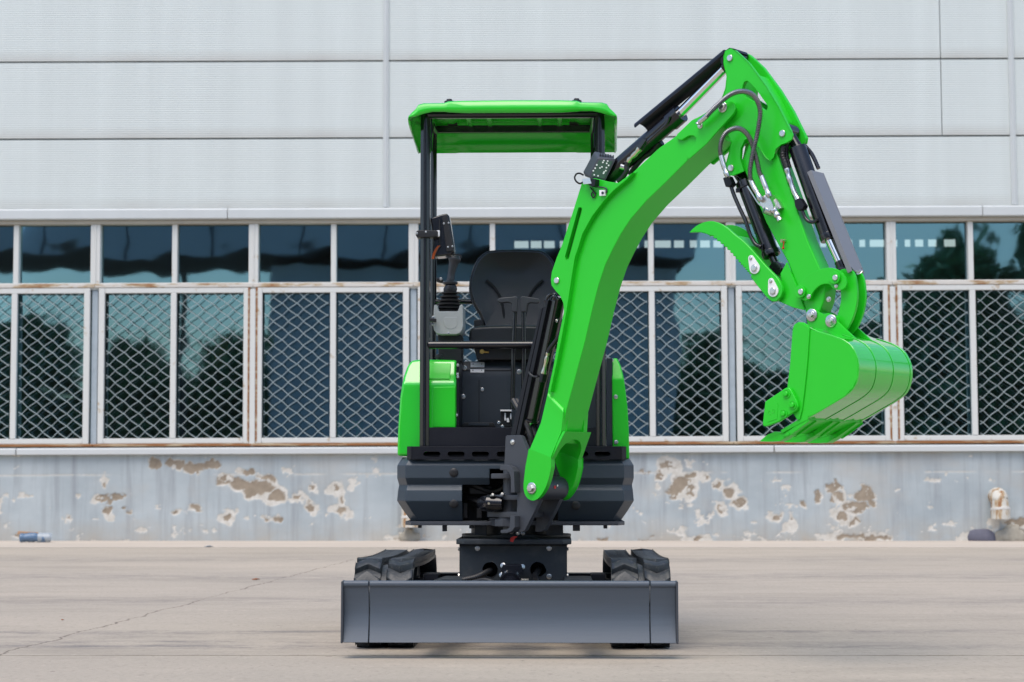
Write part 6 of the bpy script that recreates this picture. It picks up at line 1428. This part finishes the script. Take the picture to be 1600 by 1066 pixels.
# ears carrying the pins
ear_ = [(1.425, 1.234), (1.423, 1.255), (1.436, 1.268), (1.462, 1.259), (1.491, 1.244), (1.512, 1.246), (1.535, 1.237), (1.545, 1.218), (1.636, 1.137), (1.648, 1.113), (1.577, 1.142), (1.516, 1.16), (1.432, 1.183)]
for sgn in (-1, 1):
    b = BM(); plate(b, ear_, sgn * .062, sgn * .050); obj('bucket_ear', b, 'green', bucket, bevel=.003)
for (x, z) in [(1.448, 1.242), (1.526, 1.217)]:
    b = BM(); Mx = Matrix.Translation(P(x, z, -.0625)) @ NW.to_track_quat('Z', 'Y').to_matrix().to_4x4(); lathe(b, [(.0225, 0), (.0225, .004), (.019, .006), (.010, .006)], Mx, 24); wsh = obj('washer', b, 'zinc', bucket)
    bolt(P(x, z, -.068), NW, .0115, wsh)
    b = BM(); add_cyl(b, P(x, z, -.0495), P(x, z, .0495), .021, n=20); obj('pin_bush', b, 'green', bucket)
b = BM(); (k0, k1), = [(1.627, 1.01)]; add_cyl(b, P(k0, k1, .05), P(k0 + .008, k1 - .001, .05), .005, n=10); obj('drain_hole', b, 'dark_void', bucket)

# ================================================================== LITTER
(lx, ly), = [(-5.232, 21.23)]
b = BM()
add_tube(b, catmull([(-.17, 0, .055), (-.12, .0, .055), (-.03, .005, .062), (.05, .0, .05), (.12, -.005, .055), (.17, 0, .05)], 5), .05, 14, rf=lambda i: .050 + .004 * math.sin(i * .8) - (.018 if i in (0, 25) else 0))
for v in b.verts: v.co += Vector((0, random.uniform(-.004, .004), random.uniform(-.005, .005))); v.co.z = max(.004, v.co.z * .95)
lit = empty('plastic_packet', (lx, ly - .05, .003), (0, 0, R(6))); tag(lit, 'crushed blue and white plastic packet lying against the wall foot', 'litter')
obj('wrapper', b, 'litter_blue', lit)
b = BM(); add_tube(b, catmull([(.03, -.002, .056), (.08, -.002, .056), (.14, -.004, .054), (.168, 0, .05)], 4), .05, 14, rf=lambda i: .056 + .002 * math.sin(i * .9))
for v in b.verts: v.co.z = max(.005, v.co.z * .95)
obj('label_band', b, 'litter_white', lit)
b = BM(); fplate(b, [(-.20, .09), (.02, .085), (.03, .11), (-.19, .125)], .0, .04); obj('card_strip', b, 'cardboard', lit, bevel=.003)
def leaf(name, px_, s, m, label, cat, rot):
    x, y = px_; b = BM()
    pts_ = [(-1, 0, .05), (-.5, .45, .25), (.2, .5, .35), (1, .05, .1), (.3, -.45, .3), (-.5, -.42, .12)]
    vs = [b.verts.new((p[0] * s, p[1] * s, p[2] * s)) for p in pts_]; c0_ = b.verts.new((0, 0, .02 * s))
    for i in range(6): b.faces.new((c0_, vs[i], vs[(i + 1) % 6]))
    o = obj(name, b, m); sm_ = o.modifiers.new('t', 'SOLIDIFY'); sm_.thickness = .0012; o.location = (x, y, .004); o.rotation_euler = (0, 0, rot); tag(o, label, cat)
leaf('dry_leaf', [(-1.709, 12.9)][0], .030, 'leaf_dry', 'curled rust brown dry leaf lying beside the ground crack', 'leaf', .4)
leaf('paper_scrap', [(-3.083, 19.62)][0], .05, 'litter_white', 'small white paper scrap lying near the wall foot', 'paper', .1)
leaf('dark_leaf', [(-2.112, 9.098)][0], .011, 'leaf_dry', 'tiny dark leaf fragment left of the crack in the foreground', 'leaf', 1.2)
(sx_, sy_), = [(5.313, 21.71)]
b = BM(); bmesh.ops.create_icosphere(b, subdivisions=3, radius=1)
for v in b.verts:
    n_ = .12 * math.sin(v.co.x * 5 + v.co.y * 3) + .08 * math.sin(v.co.z * 9 + v.co.x * 4); v.co = Vector((v.co.x * (.175 + .03 * n_), v.co.y * .10, max(-.02, v.co.z * .12 * (1 + n_) - .02 * v.co.x + .02)))
o = obj('cloth_bundle', b, 'cloth_grey'); o.location = (sx_, sy_ + .10, .006); tag(o, 'dark grey crumpled cloth lump at the wall foot below the right drain pipe', 'cloth')
for (gx, gy), (w_, h_), lb_ in zip([(5.616, 21.71), (-1.152, 21.71)], ((.17, .17), (.11, .14)), ('broken beige concrete lump under the right drain pipe', 'broken beige concrete lump under the drain pipe behind the machine')):
    b = BM(); bmesh.ops.create_icosphere(b, subdivisions=3, radius=1); rr = random.Random(int(gx * 100))
    ph = [rr.uniform(0, 6) for _ in range(4)]
    for v in b.verts:
        n_ = .18 * math.sin(v.co.x * 4 + ph[0]) * math.sin(v.co.z * 5 + ph[1]) + .10 * math.sin(v.co.y * 9 + v.co.x * 8 + ph[2]); v.co = Vector((v.co.x * w_ * (1 + n_), v.co.y * .07, max(0, (v.co.z + .3) * h_ * .8 * (1 + n_))))
    o = obj('concrete_lump', b, 'concrete_lump'); o.location = (gx, gy + .06, .002); tag(o, lb_, 'rubble')
